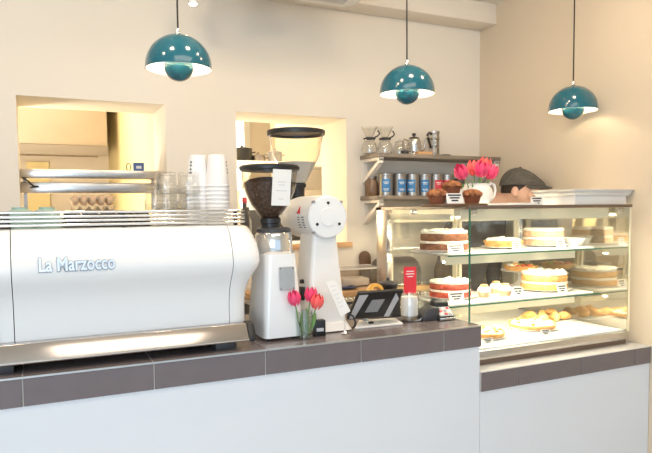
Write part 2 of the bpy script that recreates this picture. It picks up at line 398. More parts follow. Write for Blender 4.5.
# stacked glass tumblers, upside down
gl = None
for col_, (px_, yy, nn) in enumerate(((166, 2.13, 3), (189, 2.13, 3), (177, 2.22, 2), (155.5, 2.15, 2))):
    x = at(px_, 190, y=yy).x
    for k in range(nn):
        z = ZM+k*.0535
        if gl is None:
            gl = build('glass_tumbler', MB().lathe([(.0385, 0), (.0395, .002), (.0385, .028), (.0355, .030), (.034, .07), (.031, .0735), (0, .0735), (0, .062), (.028, .062), (.0325, .03), (.0355, .026), (.0365, 0)], 24,
                       bump=lambda a, q: .018*math.cos(10*a) if 2 < q < 5 else 0), M_glassd, smooth=True)
            tag(gl, 'clear faceted glass tumbler upside down in a stack on the espresso machine', 'glass', 'stacked glass tumblers'); gl.location = (x, yy, z)
        else: g_ = dup(gl, (x, yy, z), .3*k+col_)
        (gl if col_ == k == 0 else g_)['label'] = ('bottom', 'second lowest' if nn == 3 else 'topmost', 'topmost')[k]+' clear glass tumbler of the stack '+('between the small stack and the middle', 'right beside the paper cups', 'hidden behind the two tall glass stacks', 'farthest from the paper cups')[col_]
# paper cup stacks
pc = None
for (px_, yy, nn, ztop, lab) in ((198, 2.16, 10, 1.708, 'white paper cup nested in the stack beside the glass tumblers'), (217.5, 2.12, 10, 1.705, 'white paper cup nested in the stack beside the coffee grinder')):
    x = at(px_, 190, y=yy).x
    for k in range(nn):
        z = ZM+.0145*k; H = .112
        if pc is None:
            pc = build('paper_cup', MB().lathe([(.0415, 0), (.0435, .0015), (.0435, .0055), (.0415, .007), (.0355, .060), (.0300, H), (.0285, H), (.0285, H-.006), (0, H-.006), (0, H-.008), (.027, H-.008), (.0395, .006), (.0395, 0)], 28), M_cup, smooth=True)
            tag(pc, lab, 'paper cup', 'stacked paper cups'); pc.location = (x, yy, z); c = pc
        else: c = dup(pc, (x, yy, z), None, lab)
        where = lab.split('nested in the ')[1]
        c['label'] = ('bottom white paper cup of the ' if k == 0 else 'topmost white paper cup with printed letters of the ' if k == nn-1 else ORD[k]+' white paper cup from the bottom of the ')+where
    # vertical printed marks on the topmost cup of the stack
    pr = MB()
    for q in range(4):
        zz = .086-.0125*q; a = math.radians(215 if nn and px_ < 200 else 330); rr = .0440-.0135*zz/.112+.0008-.0012
        rr = .0415-.0115*(zz/.112)+.0006
        for (da, dz) in ((0, 0), (.09, .0035), (-.09, .0035)) if q % 2 else ((0, .004), (.08, 0), (-.06, -.001)):
            cx, cy = rr*math.cos(a+da), rr*math.sin(a+da)
            m = MB().box(-.0011, .0011, -.0006, .0006, zz-.0022+dz*.6, zz+.0022+dz*.6).xf(Matrix.Translation((cx, cy, 0)) @ Matrix.Rotation(a+da+PI/2, 4, 'Z')); pr.add(m.v, m.f)
    build('printed_letters', pr, M_ink, c)

# ------------------------------------------------------------------ front grinder (bean hopper with note)
g1 = thing('coffee_grinder', 'white coffee grinder with chrome collar and bean filled hopper beside espresso machine', 'coffee grinder', (.777, 2.07, ZT))
def taper(w0, d0, w1, d1, z0, z1, r0=.02, r1=.02, ox=0, oy=0, n=6):
    a = rrect(w0, d0, r0, n); b = rrect(w1, d1, r1, n); m = len(a); mb = MB(); rows = 6
    for k in range(rows+1):
        t = k/rows; mb.v += [(p[0]*(1-t)+(q[0]+ox)*t, p[1]*(1-t)+(q[1]+oy)*t, z0+(z1-z0)*t) for p, q in zip(a, b)]
    for k in range(rows): mb.f += [(k*m+i, k*m+(i+1) % m, (k+1)*m+(i+1) % m, (k+1)*m+i) for i in range(m)]
    mb.f += [tuple(range(m-1, -1, -1)), tuple(range(rows*m, rows*m+m))]; return mb
build('body', taper(.150, .20, .118, .165, .010, .300, .018, .03), M_enamel, g1, True)
for fx in (-.05, .05):
    for fy in (-.075, .075): build('foot', MB().lathe([(.009, 0), (.009, .011)], 14, (fx, fy, 0)), M_black, g1, True)
build('collar', MB().lathe([(.066, .298), (.068, .302), (.066, .365), (.060, .374), (0, .374)], 36), M_chrome, g1, True)
build('adjustment_ring', MB().lathe([(.060, .374), (.062, .376), (.062, .386), (.052, .392), (0, .392)], 36, bump=lambda a, k: .015*math.cos(24*a) if k in (1, 2) else 0), M_dgrey, g1, True)
HX = -.012
build('hopper_neck', MB().lathe([(.033, .390), (.033, .405), (.038, .407), (.038, .424), (.030, .428), (0, .428)], 28, (HX, 0, 0)), M_black, g1, True)
hp = [(.030, .424), (.036, .428), (.066, .470), (.090, .522), (.098, .565), (.102, .598)]
build('hopper', MB().lathe(hp, 40, (HX, 0, 0), close=False), M_hopper, g1, True)
build('beans', MB().lathe([(.027, .426), (.063, .471), (.086, .522), (.092, .550), (.075, .562), (.04, .570), (0, .567)], 48, (HX, 0, 0), bump=lambda a, k: .03*math.sin(17*a+k*5)+.02*math.sin(29*a+k)), M_beans, g1, True)
build('lid', MB().lathe([(.100, .592), (.107, .595), (.108, .606), (.100, .612), (.03, .616), (0, .616)], 40, (HX, 0, 0)), M_black, g1, True)
nt_ = build('paper_note', MB().box(-.034, .034, -.0008, .0008, -.062, .062), M_paper, g1); nt_.location = (-.008, -.1040, .530); nt_.rotation_euler = (.10, .03, .02)
pr = MB()
for z, wd in ((.018, .016), (.008, .012), (-.012, .02), (-.040, .01)): pr.box(-wd, wd, -.0014, -.0009, z, z+.0022)
build('printed_lines', pr, M_inkg, nt_)
pm = build('metal_plate', MB().box(-.028, .028, -.001, .001, -.040, .040), M_steel, g1); pm.location = (.012, -.0935, .215); pm.rotation_euler = (-.060, 0, 0)
for rx in (-.023, .023):
    for rz in (-.035, .035): build('rivet', MB().lathe([(.0022, .0008), (.0022, .0020), (0, .0024)], 10, (rx, 0, rz), axis='y'), M_black, pm, True)
build('spout', MB().tube([(0, .08, .30), (0, .105, .29), (0, .115, .25)], [.02, .018, .014], 12), M_chrome, g1, True)

# ------------------------------------------------------------------ tall shop grinder with horizontal motor
gc = at(327.5, 217, y=2.035)
g2 = thing('shop_grinder', 'tall white shop grinder with round motor housing and clear funnel hopper', 'coffee grinder', (gc.x, 0, 0))
zc = gc.z; yd = 2.035; RD = .081
build('motor_housing', MB().lathe([(.074, -.004), (.078, -.002), (RD, -.012), (RD, -.25), (.07, -.262), (0, -.262)], 48, (0, yd, zc), axis='y'), M_white, g2, True)
build('end_disc', MB().lathe([(.0785, -.003), (.0785, .002), (.074, .006), (.034, .007), (.033, .0095), (0, .0095)], 48, (0, yd, zc), axis='y'), M_enamel, g2, True)
for a in (90, 210, 330):
    build('screw', MB().lathe([(.0055, .005), (.0055, .0085), (0, .0085)], 12, (.052*math.cos(math.radians(a)), yd, zc+.052*math.sin(math.radians(a))), axis='y'), M_black, g2, True)
for a in (45, 135, 315): build('clip', MB().box(-.004, .004, yd-.008, yd+.012, RD-.006, RD+.001).xf(Matrix.Translation((0, 0, zc)) @ Matrix.Rotation(math.radians(a-90), 4, 'Y')), M_grey, g2)
vs = []
for k in range(5):
    for yo in (.035, .075):
        m = MB().box(-.0016, .0016, yd+yo, yd+yo+.018, RD-.002, RD+.0008).xf(Matrix.Translation((0, 0, zc)) @ Matrix.Rotation(math.radians(-118+7*k), 4, 'Y'))
        build('vent_slot', m, M_ink, g2)
tri = MB().prism([(-.016, -.012), (.016, -.012), (0, .016)], RD-.001, RD+.0012, 'z')
m = tri.xf(Matrix.Translation((0, yd+.085, zc)) @ Matrix.Rotation(math.radians(-72), 4, 'Y') @ Matrix.Rotation(-PI/2, 4, 'Z'))
build('warning_triangle', m, M_red, g2)
build('column', taper(.160, .17, .098, .13, ZT+.028, zc-.055, .02, .018).xf(Matrix.Translation((.0, yd+.085, 0))), M_white, g2, True)
build('base', taper(.19, .25, .165, .22, ZT+.004, ZT+.032, .03, .03).xf(Matrix.Translation((0, yd+.10, 0))), M_white, g2, True)
for fx in (-.07, .07):
    for fy in (.0, .20): build('foot', MB().lathe([(.012, 0), (.012, .006)], 12, (fx, yd+fy, ZT)), M_black, g2, True)
build('grind_head', MB().lathe([(.055, -.255), (.062, -.265), (.062, -.33), (.05, -.345), (0, -.345)], 32, (0, yd, zc), axis='y'), M_white, g2, True)
sw = at(295, 290, x=gc.x-.07)
build('switch_box', rbox(-.083, -.068, yd+.055, yd+.085, 1.165, 1.215), M_black, g2, bevel=.003)
build('switch_button', MB().lathe([(.007, 0), (.007, .006), (0, .006)], 12, (-.089, yd+.07, 1.178), axis='x'), M_red, g2, True)
build('knob', MB().lathe([(.008, 0), (.008, .012), (0, .012)], 12, (-.082, yd+.07, 1.235), axis='x'), M_black, g2, True)
hy = yd+.255; hx = at(296.5, 165, y=hy).x-gc.x
build('hopper_neck', MB().lathe([(.031, zc+.03), (.031, zc+.115), (.038, zc+.12), (.038, zc+.132), (.03, zc+.135), (0, zc+.135)], 28, (hx, hy, 0)), M_black, g2, True)
zl = at(297, 134, y=hy).z
build('hopper', MB().lathe([(.032, zc+.128), (.045, zc+.150), (.080, zl-.115), (.094, zl-.085), (.108, zl-.01), (.110, zl)], 44, (hx, hy, 0), close=False), M_hopper, g2, True)
build('hopper_baffle', MB().lathe([(.030, zc+.135), (.076, zl-.117), (.078, zl-.115), (.033, zc+.135)], 40, (hx, hy, 0), close=False), M_lgrey, g2, True)
build('lid_ring', MB().lathe([(.108, zl-.006), (.116, zl-.005), (.117, zl+.011), (.110, zl+.014), (.104, zl+.010), (.106, zl-.004), (.108, zl-.006)], 44, (hx, hy, 0), close=False), M_black, g2, True)
build('lid', MB().lathe([(.1045, zl+.004), (.1045, zl+.008), (.03, zl+.011), (0, zl+.011)], 44, (hx, hy, 0)), mat('smoked_lid', (.30, .20, .13), .3), g2, True)
build('lid_knob', MB().lathe([(.004, 0), (.003, .016), (.007, .02), (.006, .027), (0, .03)], 14, (hx-.06, hy+.07, zl+.008)), M_chrome, g2, True)

# ------------------------------------------------------------------ vase with tulips on the counter
def tulip(root_xyz, tip, label, group, mcol, size=.021, leaf=True, lean=None):
    b = Vector(root_xyz); t = Vector(tip); d = t-b
    o = thing('tulip', label, 'flower', b, 0, group)
    mid = d*.5+Vector((d.x*.12, d.y*.12, 0))
    build('stem', MB().tube([(0, 0, 0), d*.25+Vector((d.x*-.1, 0, 0)), mid, d*.8, d], .0026, 8), M_stem, o, True)
    ax = (d-mid).normalized(); q = Vector((0, 0, 1)).rotation_difference(ax).to_matrix().to_4x4()
    for k in range(6):
        s = size*(1 if k % 2 else .94); p = MB(); nn, mm = 6, 7
        for j in range(mm+1):
            v = j/mm; rr = s*(.12+.98*math.sin(PI*min(1, .08+.72*v))**.8*(1-.28*v)); wdt = 1.25*math.sin(PI*(.12+.85*v)**1.1)**.8
            if v == 1: wdt = .10
            for i in range(nn+1):
                a = (i/nn-.5)*wdt+k*PI/3; r2 = rr*(1+.05*math.cos((i/nn-.5)*PI)+(.04 if k % 2 else 0)); p.v.append((r2*math.cos(a), r2*math.sin(a), v*s*2.35))
        for j in range(mm):
            for i in range(nn): p.f.append((j*(nn+1)+i, j*(nn+1)+i+1, (j+1)*(nn+1)+i+1, (j+1)*(nn+1)+i))
        build('petal', p.xf(Matrix.Translation(d) @ q), mcol, o, True)
    if leaf:
        lf = MB(); nn = 9; side = Vector((-d.y, d.x, 0)).normalized() if abs(d.x)+abs(d.y) > 1e-3 else Vector((1, 0, 0))
        for j in range(nn+1):
            v = j/nn; c = d*(.12+.72*v)+Vector((side.x*.022*v*v+.004, side.y*.022*v*v-.004, 0)); wd = .0085*math.sin(PI*(.1+.9*v))**.7
            lf.v += [tuple(c-side.cross(Vector((0, 0, 1)))*wd), tuple(c+Vector((0, 0, -.002))), tuple(c+side.cross(Vector((0, 0, 1)))*wd)]
        for j in range(nn): lf.f += [(3*j, 3*j+1, 3*j+4, 3*j+3), (3*j+1, 3*j+2, 3*j+5, 3*j+4)]
        build('leaf', lf, M_stem, o, True)
    return o
vx, vy = at(304.5, 336, y=1.965).x, 1.965
va = thing('glass_vase', 'small clear glass vase of water with tulips in front of white grinder', 'vase', (vx, vy, ZT))
build('glass', MB().lathe([(.026, 0), (.029, .002), (.0295, .05), (.0305, .098), (.0287, .098), (.0277, .05), (.0270, .008), (0, .008)], 32), M_vase, va, True)
build('water', MB().lathe([(.0265, .0085), (.0273, .05), (.0274, .058), (0, .058)], 28), M_water, va, True)
for (px_, py_, yy, mc_, rx, ry, lab) in ((295.5, 305.5, 1.955, M_pink, -.012, 0, 'pink tulip drooping to the espresso machine side of the glass vase'),
        (310, 302, 1.985, M_pink, .006, .012, 'pink tulip standing tallest in the small glass vase'),
        (315.5, 309, 1.945, M_pinkr, .01, -.008, 'coral red tulip leaning over the black box from glass vase')):
    tp = at(px_, py_, y=yy); tulip((vx+rx*.8, vy+ry*.8, ZT+.010), tp, lab, 'tulips in the glass vase', mc_, .0235)

# small black box with a white print
bx = at(320, 335, y=1.975)
o = thing('black_box', 'small open black box with white print beside the glass vase', 'box', (bx.x, 1.985, ZT), -.15)
build('box_body', rbox(-.022, .022, -.014, .014, 0, .058), M_black, o, bevel=.002)
build('back_flap', rbox(-.022, -.008, .0, .014, .058, .074), M_black, o, bevel=.002)
build('print', rbox(-.012, .014, -.0148, -.0138, .018, .030), M_lgrey, o)

# paper slip in a wire holder
hx_, hy_ = at(345, 333, y=1.965).x, 1.965
o = thing('wire_card_holder', 'silver wire card holder with round foot on counter edge', 'card holder', (hx_, hy_, ZT))
build('foot', MB().lathe([(.013, 0), (.014, .003), (.006, .008), (.003, .016), (0, .016)], 24), M_chrome, o, True)
build('wire', MB().tube([(0, 0, .012), (0, 0, .085), (-.004, 0, .092), (-.009, 0, .086), (-.006, 0, .080)], .0013, 8), M_chrome, o, True)
pp = MB(); a0 = at(325.5, 281.5, y=1.975); a1 = at(335.5, 280.5, y=1.975); a2 = at(350.5, 311, y=1.962); a3 = at(341, 317, y=1.962)
pp.v = [tuple(p) for p in (a0, a1, a2, a3)]+[tuple(p+Vector((0, .0012, 0))) for p in (a0, a1, a2, a3)]
pp.f = [(0, 1, 2, 3), (4, 7, 6, 5), (0, 4, 5, 1), (1, 5, 6, 2), (2, 6, 7, 3), (3, 7, 4, 0)]
c = a0.copy()
pp.v = [tuple(Vector(p)-c) for p in pp.v]
o = thing('paper_slip', 'white printed paper slip leaning in the silver wire card holder', 'paper', c)
build('sheet', pp, M_paper, o)
ln = MB()
for k in range(6):
    t = .15+.12*k; L = (a0+(a3-a0)*t)-c; R_ = (a1+(a2-a1)*t)-c; e = (a3-a0)*.012
    p = L+(R_-L)*.25; q = L+(R_-L)*(.6 if k % 2 else .75); of = Vector((0, -.0006, 0))
    ln.add([p+of, q+of, q+e+of, p+e+of], [(0, 1, 2, 3)])
build('printed_lines', ln, M_inkg, o)

# ------------------------------------------------------------------ tablet till
t0, t1, t2, t3 = at(347, 320, y=2.10), at(392, 317, y=2.085), at(404, 290.5, y=1.995), at(359, 293.5, y=2.01)
o = thing('tablet_till', 'black tablet till seen from behind on a white stand', 'tablet', (0, 0, 0))
def slab(a, b, c, d, th):
    nrm = (b-a).cross(d-a).normalized()*th; m = MB(); m.v = [tuple(p) for p in (a, b, c, d)]+[tuple(p-nrm) for p in (a, b, c, d)]
    m.f = [(0, 1, 2, 3), (4, 7, 6, 5), (0, 4, 5, 1), (1, 5, 6, 2), (2, 6, 7, 3), (3, 7, 4, 0)]; return m
build('tablet', slab(t0, t1, t2, t3, .014), M_black, o, bevel=.004)
def on(u, v, off=.0015):
    p = (t0*(1-u)+t1*u)*(1-v)+(t3*(1-u)+t2*u)*v; nrm = (t1-t0).cross(t3-t0).normalized(); return p+nrm*off
build('case_stripe', slab(on(.03, .05), on(.14, .05), on(.22, .93), on(.03, .93), .002), M_lgrey, o)
build('case_stripe', slab(on(.80, .05), on(.92, .05), on(.96, .72), on(.84, .93), .002), M_lgrey, o)
build('logo_plate', slab(on(.32, .26), on(.60, .26), on(.64, .72), on(.36, .72), .002), M_grey, o)
b0, b1, b2, b3 = at(355, 329.5, z=ZT), at(403, 325, z=ZT), at(395, 319.5, z=ZT), at(359, 322, z=ZT)
m = MB(); m.v = [(p.x, p.y, ZT+.0005) for p in (b0, b1, b2, b3)]+[(p.x, p.y, ZT+.008) for p in (b0, b1, b2, b3)]
m.f = [(0, 1, 2, 3), (4, 7, 6, 5), (0, 4, 5, 1), (1, 5, 6, 2), (2, 6, 7, 3), (3, 7, 4, 0)]
build('stand_base', m, M_white, o, bevel=.002)
mid = (t0+t1+t2+t3)/4; bm_ = (b0+b1+b2+b3)/4
build('stand_neck', MB().tube([(mid.x, 2.128, ZT+.004), (mid.x, 2.138, ZT+.05), (mid.x, mid.y+.022, mid.z)], .012, 12), M_grey, o, True)
cp = at(371, 323.5, z=ZT+.008)
build('cable_plug', MB().ball((cp.x, cp.y, ZT+.012), (.012, .008, .005), 12, 8), M_black, o, True)
cb = [at(342.5, 311.5, y=2.05), at(347, 313, y=2.04), at(353, 316, y=2.03), at(355.5, 322, y=2.02), at(355, 326, y=2.03), at(352, 328.5, y=2.035)]
build('power_cable', MB().tube(cb, .0038, 8), M_rubber, o, True)

# receipt printer, black pot and tape roll behind the till
rp = at(402, 300, y=2.17)
o = thing('receipt_printer', 'black receipt printer behind the glass tip jar', 'printer', (1.372, 2.235, ZT), .1)
build('printer_body', MB().prism([(-.05, 0), (.06, 0), (.06, .085), (.03, .10), (-.03, .10), (-.05, .075)], -.062, .062, 'x'), M_dgrey, o, bevel=.006)
build('paper_slot', rbox(-.045, .045, -.034, -.030, .096, .1012), M_black, o)
pt = at(388, 291, y=2.40)
o = thing('black_pot', 'small black pot with dark lid beside display case post', 'pot', (pt.x, 2.40, ZT))
build('pot_body', MB().lathe([(.033, 0), (.036, .003), (.042, .10), (.044, .104), (.044, .11), (.04, .11), (.034, .006), (0, .006)], 28), M_black, o, True)
build('lid', MB().lathe([(.046, .110), (.046, .118), (.02, .126), (.008, .128), (.008, .140), (0, .142)], 28), M_dgrey, o, True)
tr = at(377, 286, y=2.38)
o = build('tape_roll', MB().lathe([(.026, -.011), (.040, -.011), (.040, .011), (.026, .011), (.026, -.011)], 32, close=False, axis='y'), mat('tape_yellow', (.75, .42, .08), .4), smooth=True)
o.location = (tr.x-.01, 2.38, ZT+.081); tag(o, 'yellow brown roll of tape on edge by the black pot', 'tape')
o2 = build('tape_dispenser', MB().prism([(-.045, 0), (.045, 0), (.04, .03), (.012, .042), (-.012, .042), (-.04, .03)], -.016, .016, 'y'), M_dgrey, bevel=.002); o2.location = (tr.x-.01, 2.38, ZT)
tag(o2, 'dark grey block holding the yellow tape roll', 'tape holder')

# tip jar with red card, card reader
jx, jy = at(409.5, 317, y=2.075).x, 2.075
o = thing('glass_jar', 'squat clear glass tip jar lined with paper beside card reader', 'jar', (jx, jy, ZT))
build('glass', MB().lathe([(.032, 0), (.038, .003), (.039, .085), (.037, .102), (.033, .110), (.033, .122), (.0312, .122), (.0312, .109), (.035, .100), (.0365, .006), (0, .006)], 32), M_glassd, o, True)
build('paper_filling', MB().lathe([(.030, .022), (.034, .026), (.035, .08), (.031, .100), (0, .102)], 32, bump=lambda a, k: .03*math.sin(7*a+k)), M_paper, o, True)
build('coins', MB().lathe([(.030, .007), (.0315, .010), (.031, .020), (.02, .023), (0, .023)], 24, bump=lambda a, k: .04*math.sin(9*a+2*k)), mat('coins_bronze', (.32, .25, .15), .35, .8, vary=.3, scale=80), o, True)['kind'] = 'stuff'
o = thing('red_card', 'red card with white print standing up in the glass tip jar', 'sign', (jx+.003, jy, ZT+.112), -.2)
build('card', rbox(-.0265, .0265, -.0008, .0008, 0, .108), M_red, o)
ln = MB()
for k, wd in enumerate((.016, .018, .012)): ln.box(-wd, wd, -.0014, -.0009, .088-.0105*k, .0915-.0105*k)
build('printed_lines', ln, M_paper, o)
rd = at(435, 319, y=2.05)
o = thing('card_reader', 'black and silver card payment reader at the counter end', 'card reader', (rd.x+.012, 2.06, ZT), -.12)
build('reader_body', MB().prism([(-.052, 0), (.045, 0), (.045, .050), (.012, .056), (-.046, .016)], -.012, .062, 'x'), M_black, o, bevel=.005)
build('charging_dock', MB().prism([(-.075, 0), (.0, 0), (.0, .052), (-.03, .056), (-.062, .040), (-.078, .018)], -.034, .040, 'y'), M_dgrey, o, bevel=.006)
build('screen_hood', MB().prism([(-.004, .030), (.040, .040), (.040, .076), (.018, .080), (-.004, .066)], -.008, .058, 'x'), M_black, o, bevel=.007)
def kp(x, t, off): return Vector((x, -.047+.045*t, .0165+.0335*t))+Vector((0, -.58, .80))*off
build('keypad', slab(kp(-.004, .05, .002), kp(.054, .05, .002), kp(.054, .95, .002), kp(-.004, .95, .002), .003), M_lgrey, o, bevel=.001)
for r_ in range(3):
    for k in range(3): build('key', slab(kp(.001+.018*k, .12+.28*r_, .004), kp(.014+.018*k, .12+.28*r_, .004), kp(.014+.018*k, .32+.28*r_, .004), kp(.001+.018*k, .32+.28*r_, .004), .003), (M_paper, M_lred, M_grey)[(k+r_) % 3], o)
build('silver_lip', rbox(-.010, .060, -.0545, -.050, .003, .013), M_chrome, o, bevel=.001)
build('cord', MB().tube([(-.07, -.01, .012), (-.09, -.03, .006), (-.11, -.02, .004), (-.13, .02, .004)], .0025, 8), M_lgrey, o, True)

# ------------------------------------------------------------------ glass display case
X0, X1, Y0, Y1, ZB, ZK = 1.555, 2.483, 1.943, 2.675, .888, 1.500
dc_ = thing('cake_display_case', 'glass cake display case with lit shelves and steel corner post', 'display case')
build('recess_base', rbox(X0+.01, X1-.005, Y0+.012, Y1, ZP, ZB), M_bronze, dc_)
build('steel_base', rbox(X0, X1, Y0, Y1, ZB, .924), M_steel, dc_, bevel=.002)
build('deck', rbox(X0+.012, X1-.012, Y0+.02, Y1-.03, .924, .930), M_white, dc_)
build('front_pane', rbox(X0+.002, X1-.002, Y0+.002, Y0+.008, .9245, ZK), M_pane, dc_)
build('side_pane', rbox(X0+.002, X0+.008, Y0+.009, Y1-.10, .9245, ZK), M_pane, dc_)
build('end_pane', rbox(X1-.008, X1-.002, Y0+.009, Y1-.03, .9245, ZK), M_mirror, dc_)
build('pane_edge', rbox(X0, X0+.0055, Y0, Y0+.0055, .9245, ZK), M_gedge, dc_)
build('pane_edge', rbox(X1-.004, X1, Y0, Y0+.004, .9245, ZK), mat('pale_edge', (.75, .72, .55), .3), dc_)
build('corner_post', rbox(X0, X0+.03, Y1-.10, Y1, .9242, ZK), M_steel, dc_, bevel=.003)
build('corner_post', rbox(X1-.03, X1, Y1-.03, Y1, .9242, ZK), M_steel, dc_, bevel=.003)
build('top_panel', rbox(X0, X1, Y0, Y1, ZK+.0005, ZK+.010), M_pane, dc_)
build('top_strip', rbox(X0-.004, X1+.002, Y0-.004, Y0+.022, ZK+.001, ZK+.0145), M_bronze, dc_, bevel=.001)
build('top_strip', rbox(X0-.002, X0+.006, Y0+.023, Y1, ZK+.001, ZK+.0125), M_dsteel, dc_)
build('top_strip', rbox(X0-.002, X1, Y1-.05, Y1+.001, ZK+.001, ZK+.0125), M_dsteel, dc_)
for (x, yy) in ((X0+.035, Y0+.012), (X1-.05, Y0+.012), (X0+.012, 2.35)): build('pane_clamp', rbox(x-.012, x+.012, yy-.002, yy+.012, ZK-.022, ZK-.001), M_steel, dc_, bevel=.002)
# rear sliding doors with cream frames
def door(xa, xb, yy):
    d = build('sliding_door', MB().box(xa, xa+.032, yy, yy+.012, .932, ZK-.03).box(xb-.032, xb, yy, yy+.012, .932, ZK-.03).box(xa+.032, xb-.032, yy, yy+.012, .932, .960).box(xa+.032, xb-.032, yy, yy+.012, ZK-.065, ZK-.03), M_case_cream, dc_)
    build('door_pane', rbox(xa+.032, xb-.032, yy+.004, yy+.008, .960, ZK-.065), M_pane, d)
door(X0+.035, 2.045, Y1-.03); door(2.015, X1-.035, Y1-.045)
build('top_rail', rbox(X0+.032, X1-.032, Y1-.05, Y1-.012, ZK-.028, ZK-.001), M_case_cream, dc_)
ZS1, ZS2 = 1.305, 1.087; YS = 2.10
for z in (ZS1, ZS2):
    s = build('glass_shelf', rbox(X0+.012, X1-.010, YS, Y1-.06, z-.006, z), M_pane, dc_)
    build('shelf_edge', rbox(X0+.012, X1-.010, YS-.0025, YS-.0002, z-.006, z), M_gedge, s)
    build('light_housing', MB().box(X0+.04, X1-.12, YS+.055, YS+.060, z-.046, z-.0065).box(X0+.04, X1-.12, YS+.060, YS+.090, z-.030, z-.0065), M_case_cream, s)
    build('light_tube', rbox(X0+.05, X1-.13, YS+.063, YS+.088, z-.038, z-.0305), M_led, s)
    for x in (X0+.02, 2.03, X1-.03): build('shelf_bracket', rbox(x-.004, x+.004, Y1-.30, Y1-.055, z-.022, z-.0065), M_case_cream, s)
build('light_housing', MB().box(X0+.03, X1-.03, Y0+.10, Y0+.105, ZK-.046, ZK-.001).box(X0+.03, X1-.03, Y0+.105, Y0+.140, ZK-.030, ZK-.001), M_case_cream, dc_)
build('light_tube', rbox(X0+.04, X1-.04, Y0+.107, Y0+.138, ZK-.038, ZK-.0305), M_led, dc_)
build('light_housing', rbox(X0+.012, X0+.03, Y0+.14, Y1-.11, ZK-.045, ZK-.02), M_case_cream, dc_, bevel=.003)
for x in (X0+.05, 2.03): build('rear_upright', rbox(x-.008, x+.008, Y1-.066, Y1-.052, .930, ZK-.03), M_case_cream, dc_)

for z, nm in ((ZS1, 'upper'), (ZS2, 'lower')):
    for xa, xb, what in ((1.585, 1.855, 'at the steel post side'), (1.870, 2.125, 'in the middle'), (2.140, 2.450, 'next to the mirrored end')):
        o = build('serving_tray', MB().prism(rrect(xb-xa, .30, .012), 0, .006), M_white, bevel=.0015); o.location = ((xa+xb)/2, 2.262, z)
        tag(o, 'thin white serving tray on %s glass shelf %s' % (nm, what), 'tray', 'white trays on the glass shelves')
ZSL = ZS2; ZS1 += .0062; ZS2 += .0062
def plate(loc, r, label, h=.010, mcol=None, group='cake plates in the display case'):
    o = build('plate', MB().lathe([(r*.6, 0), (r*.62, 0), (r*.98, h*.75), (r, h), (r*.97, h), (r*.62, h*.35), (0, h*.3)], 36), mcol or M_white, smooth=True)
    o.location = loc; return tag(o, label, 'plate', group)
def card(loc, rz, label, w=.07, h=.038, scale=1, lean=.25):
    o = thing('price_card', label, 'price card', loc, rz, 'price cards at the cakes')
    build('card', MB().box(-w/2, w/2, -.0008, .0008, 0, h).xf(Matrix.Rotation(-lean, 4, 'X')), M_paper, o)
    m = MB()
    for k, wd in enumerate((.8, .62, .42)): m.box(-w/2*wd, w/2*wd, -.0015, -.0010, h*(.74-.26*k), h*(.74-.26*k)+h*.15)
    build('printed_lines', m.xf(Matrix.Rotation(-lean, 4, 'X')), M_ink, o)
    build('easel', MB().prism([(0, .0), (.022, 0), (.0, h*.7)], -.004, .004, 'x').xf(Matrix.Translation((0, .0045, 0))), M_paper, o); return o
def lump(a, k, s=3): return .02*math.sin(5*a+k*s)+.015*math.sin(11*a+k*2.3)+.008*math.sin(23*a+k)
def layer_cake(loc, r, layers, label, sponge, h=.03, gap=.010, frost=M_frost, topping=True, cut=None):
    o = thing('layer_cake', label, 'cake', loc); z = 0
    def wedge(p, mname, rr, z0, z1, rnd):
        prof = [(rr*.97, z0), (rr, z0+(z1-z0)*.25), (rr, z0+(z1-z0)*.75), (rr*.97, z1)]
        n = 48; m = MB(); arc0, arc1 = (0, 2*PI) if not cut else (cut[1], cut[0]+2*PI)
        N = n+1
        for k, (q, zz) in enumerate(prof):
            for i in range(N):
                a = arc0+(arc1-arc0)*i/n; s = q*(1+rnd*lump(a, k)); m.v.append((s*math.cos(a), s*math.sin(a), zz))
            m.v.append((0, 0, zz))
        W = N+1
        for k in range(3):
            for i in range(n): m.f.append((k*W+i, k*W+i+1, (k+1)*W+i+1, (k+1)*W+i))
            if cut: m.f += [(k*W+N, k*W, (k+1)*W, (k+1)*W+N), (k*W+N-1, k*W+N, (k+1)*W+N, (k+1)*W+N-1)]
        for k in (0, 3):
            for i in range(n): m.f.append((k*W+N, k*W+i+1, k*W+i))
        return build(p, m, mname, o, True)
    for k in range(layers):
        wedge('sponge_layer', sponge, r*(1-.02*k), z, z+h, .6); z += h
        wedge('frosting', frost, r*(.985-.02*k), z, z+gap*(1 if k < layers-1 else 1.1), .8); z += gap*(1 if k < layers-1 else 1.1)
    if topping:
        m = MB()
        for i in range(26):
            a = random.uniform(0, 2*PI) if not cut else random.uniform(cut[1]+.15, cut[0]+2*PI-.15); q = r*math.sqrt(random.uniform(.02, .82))
            m.ball((q*math.cos(a), q*math.sin(a), z+.002), (random.uniform(.008, .016), random.uniform(.008, .016), random.uniform(.004, .009)), 8, 5)
        build('frosting_swirls', m, frost, o, True)
    return o
def X(px_, yy, py_=270): return at(px_, py_, y=yy).x
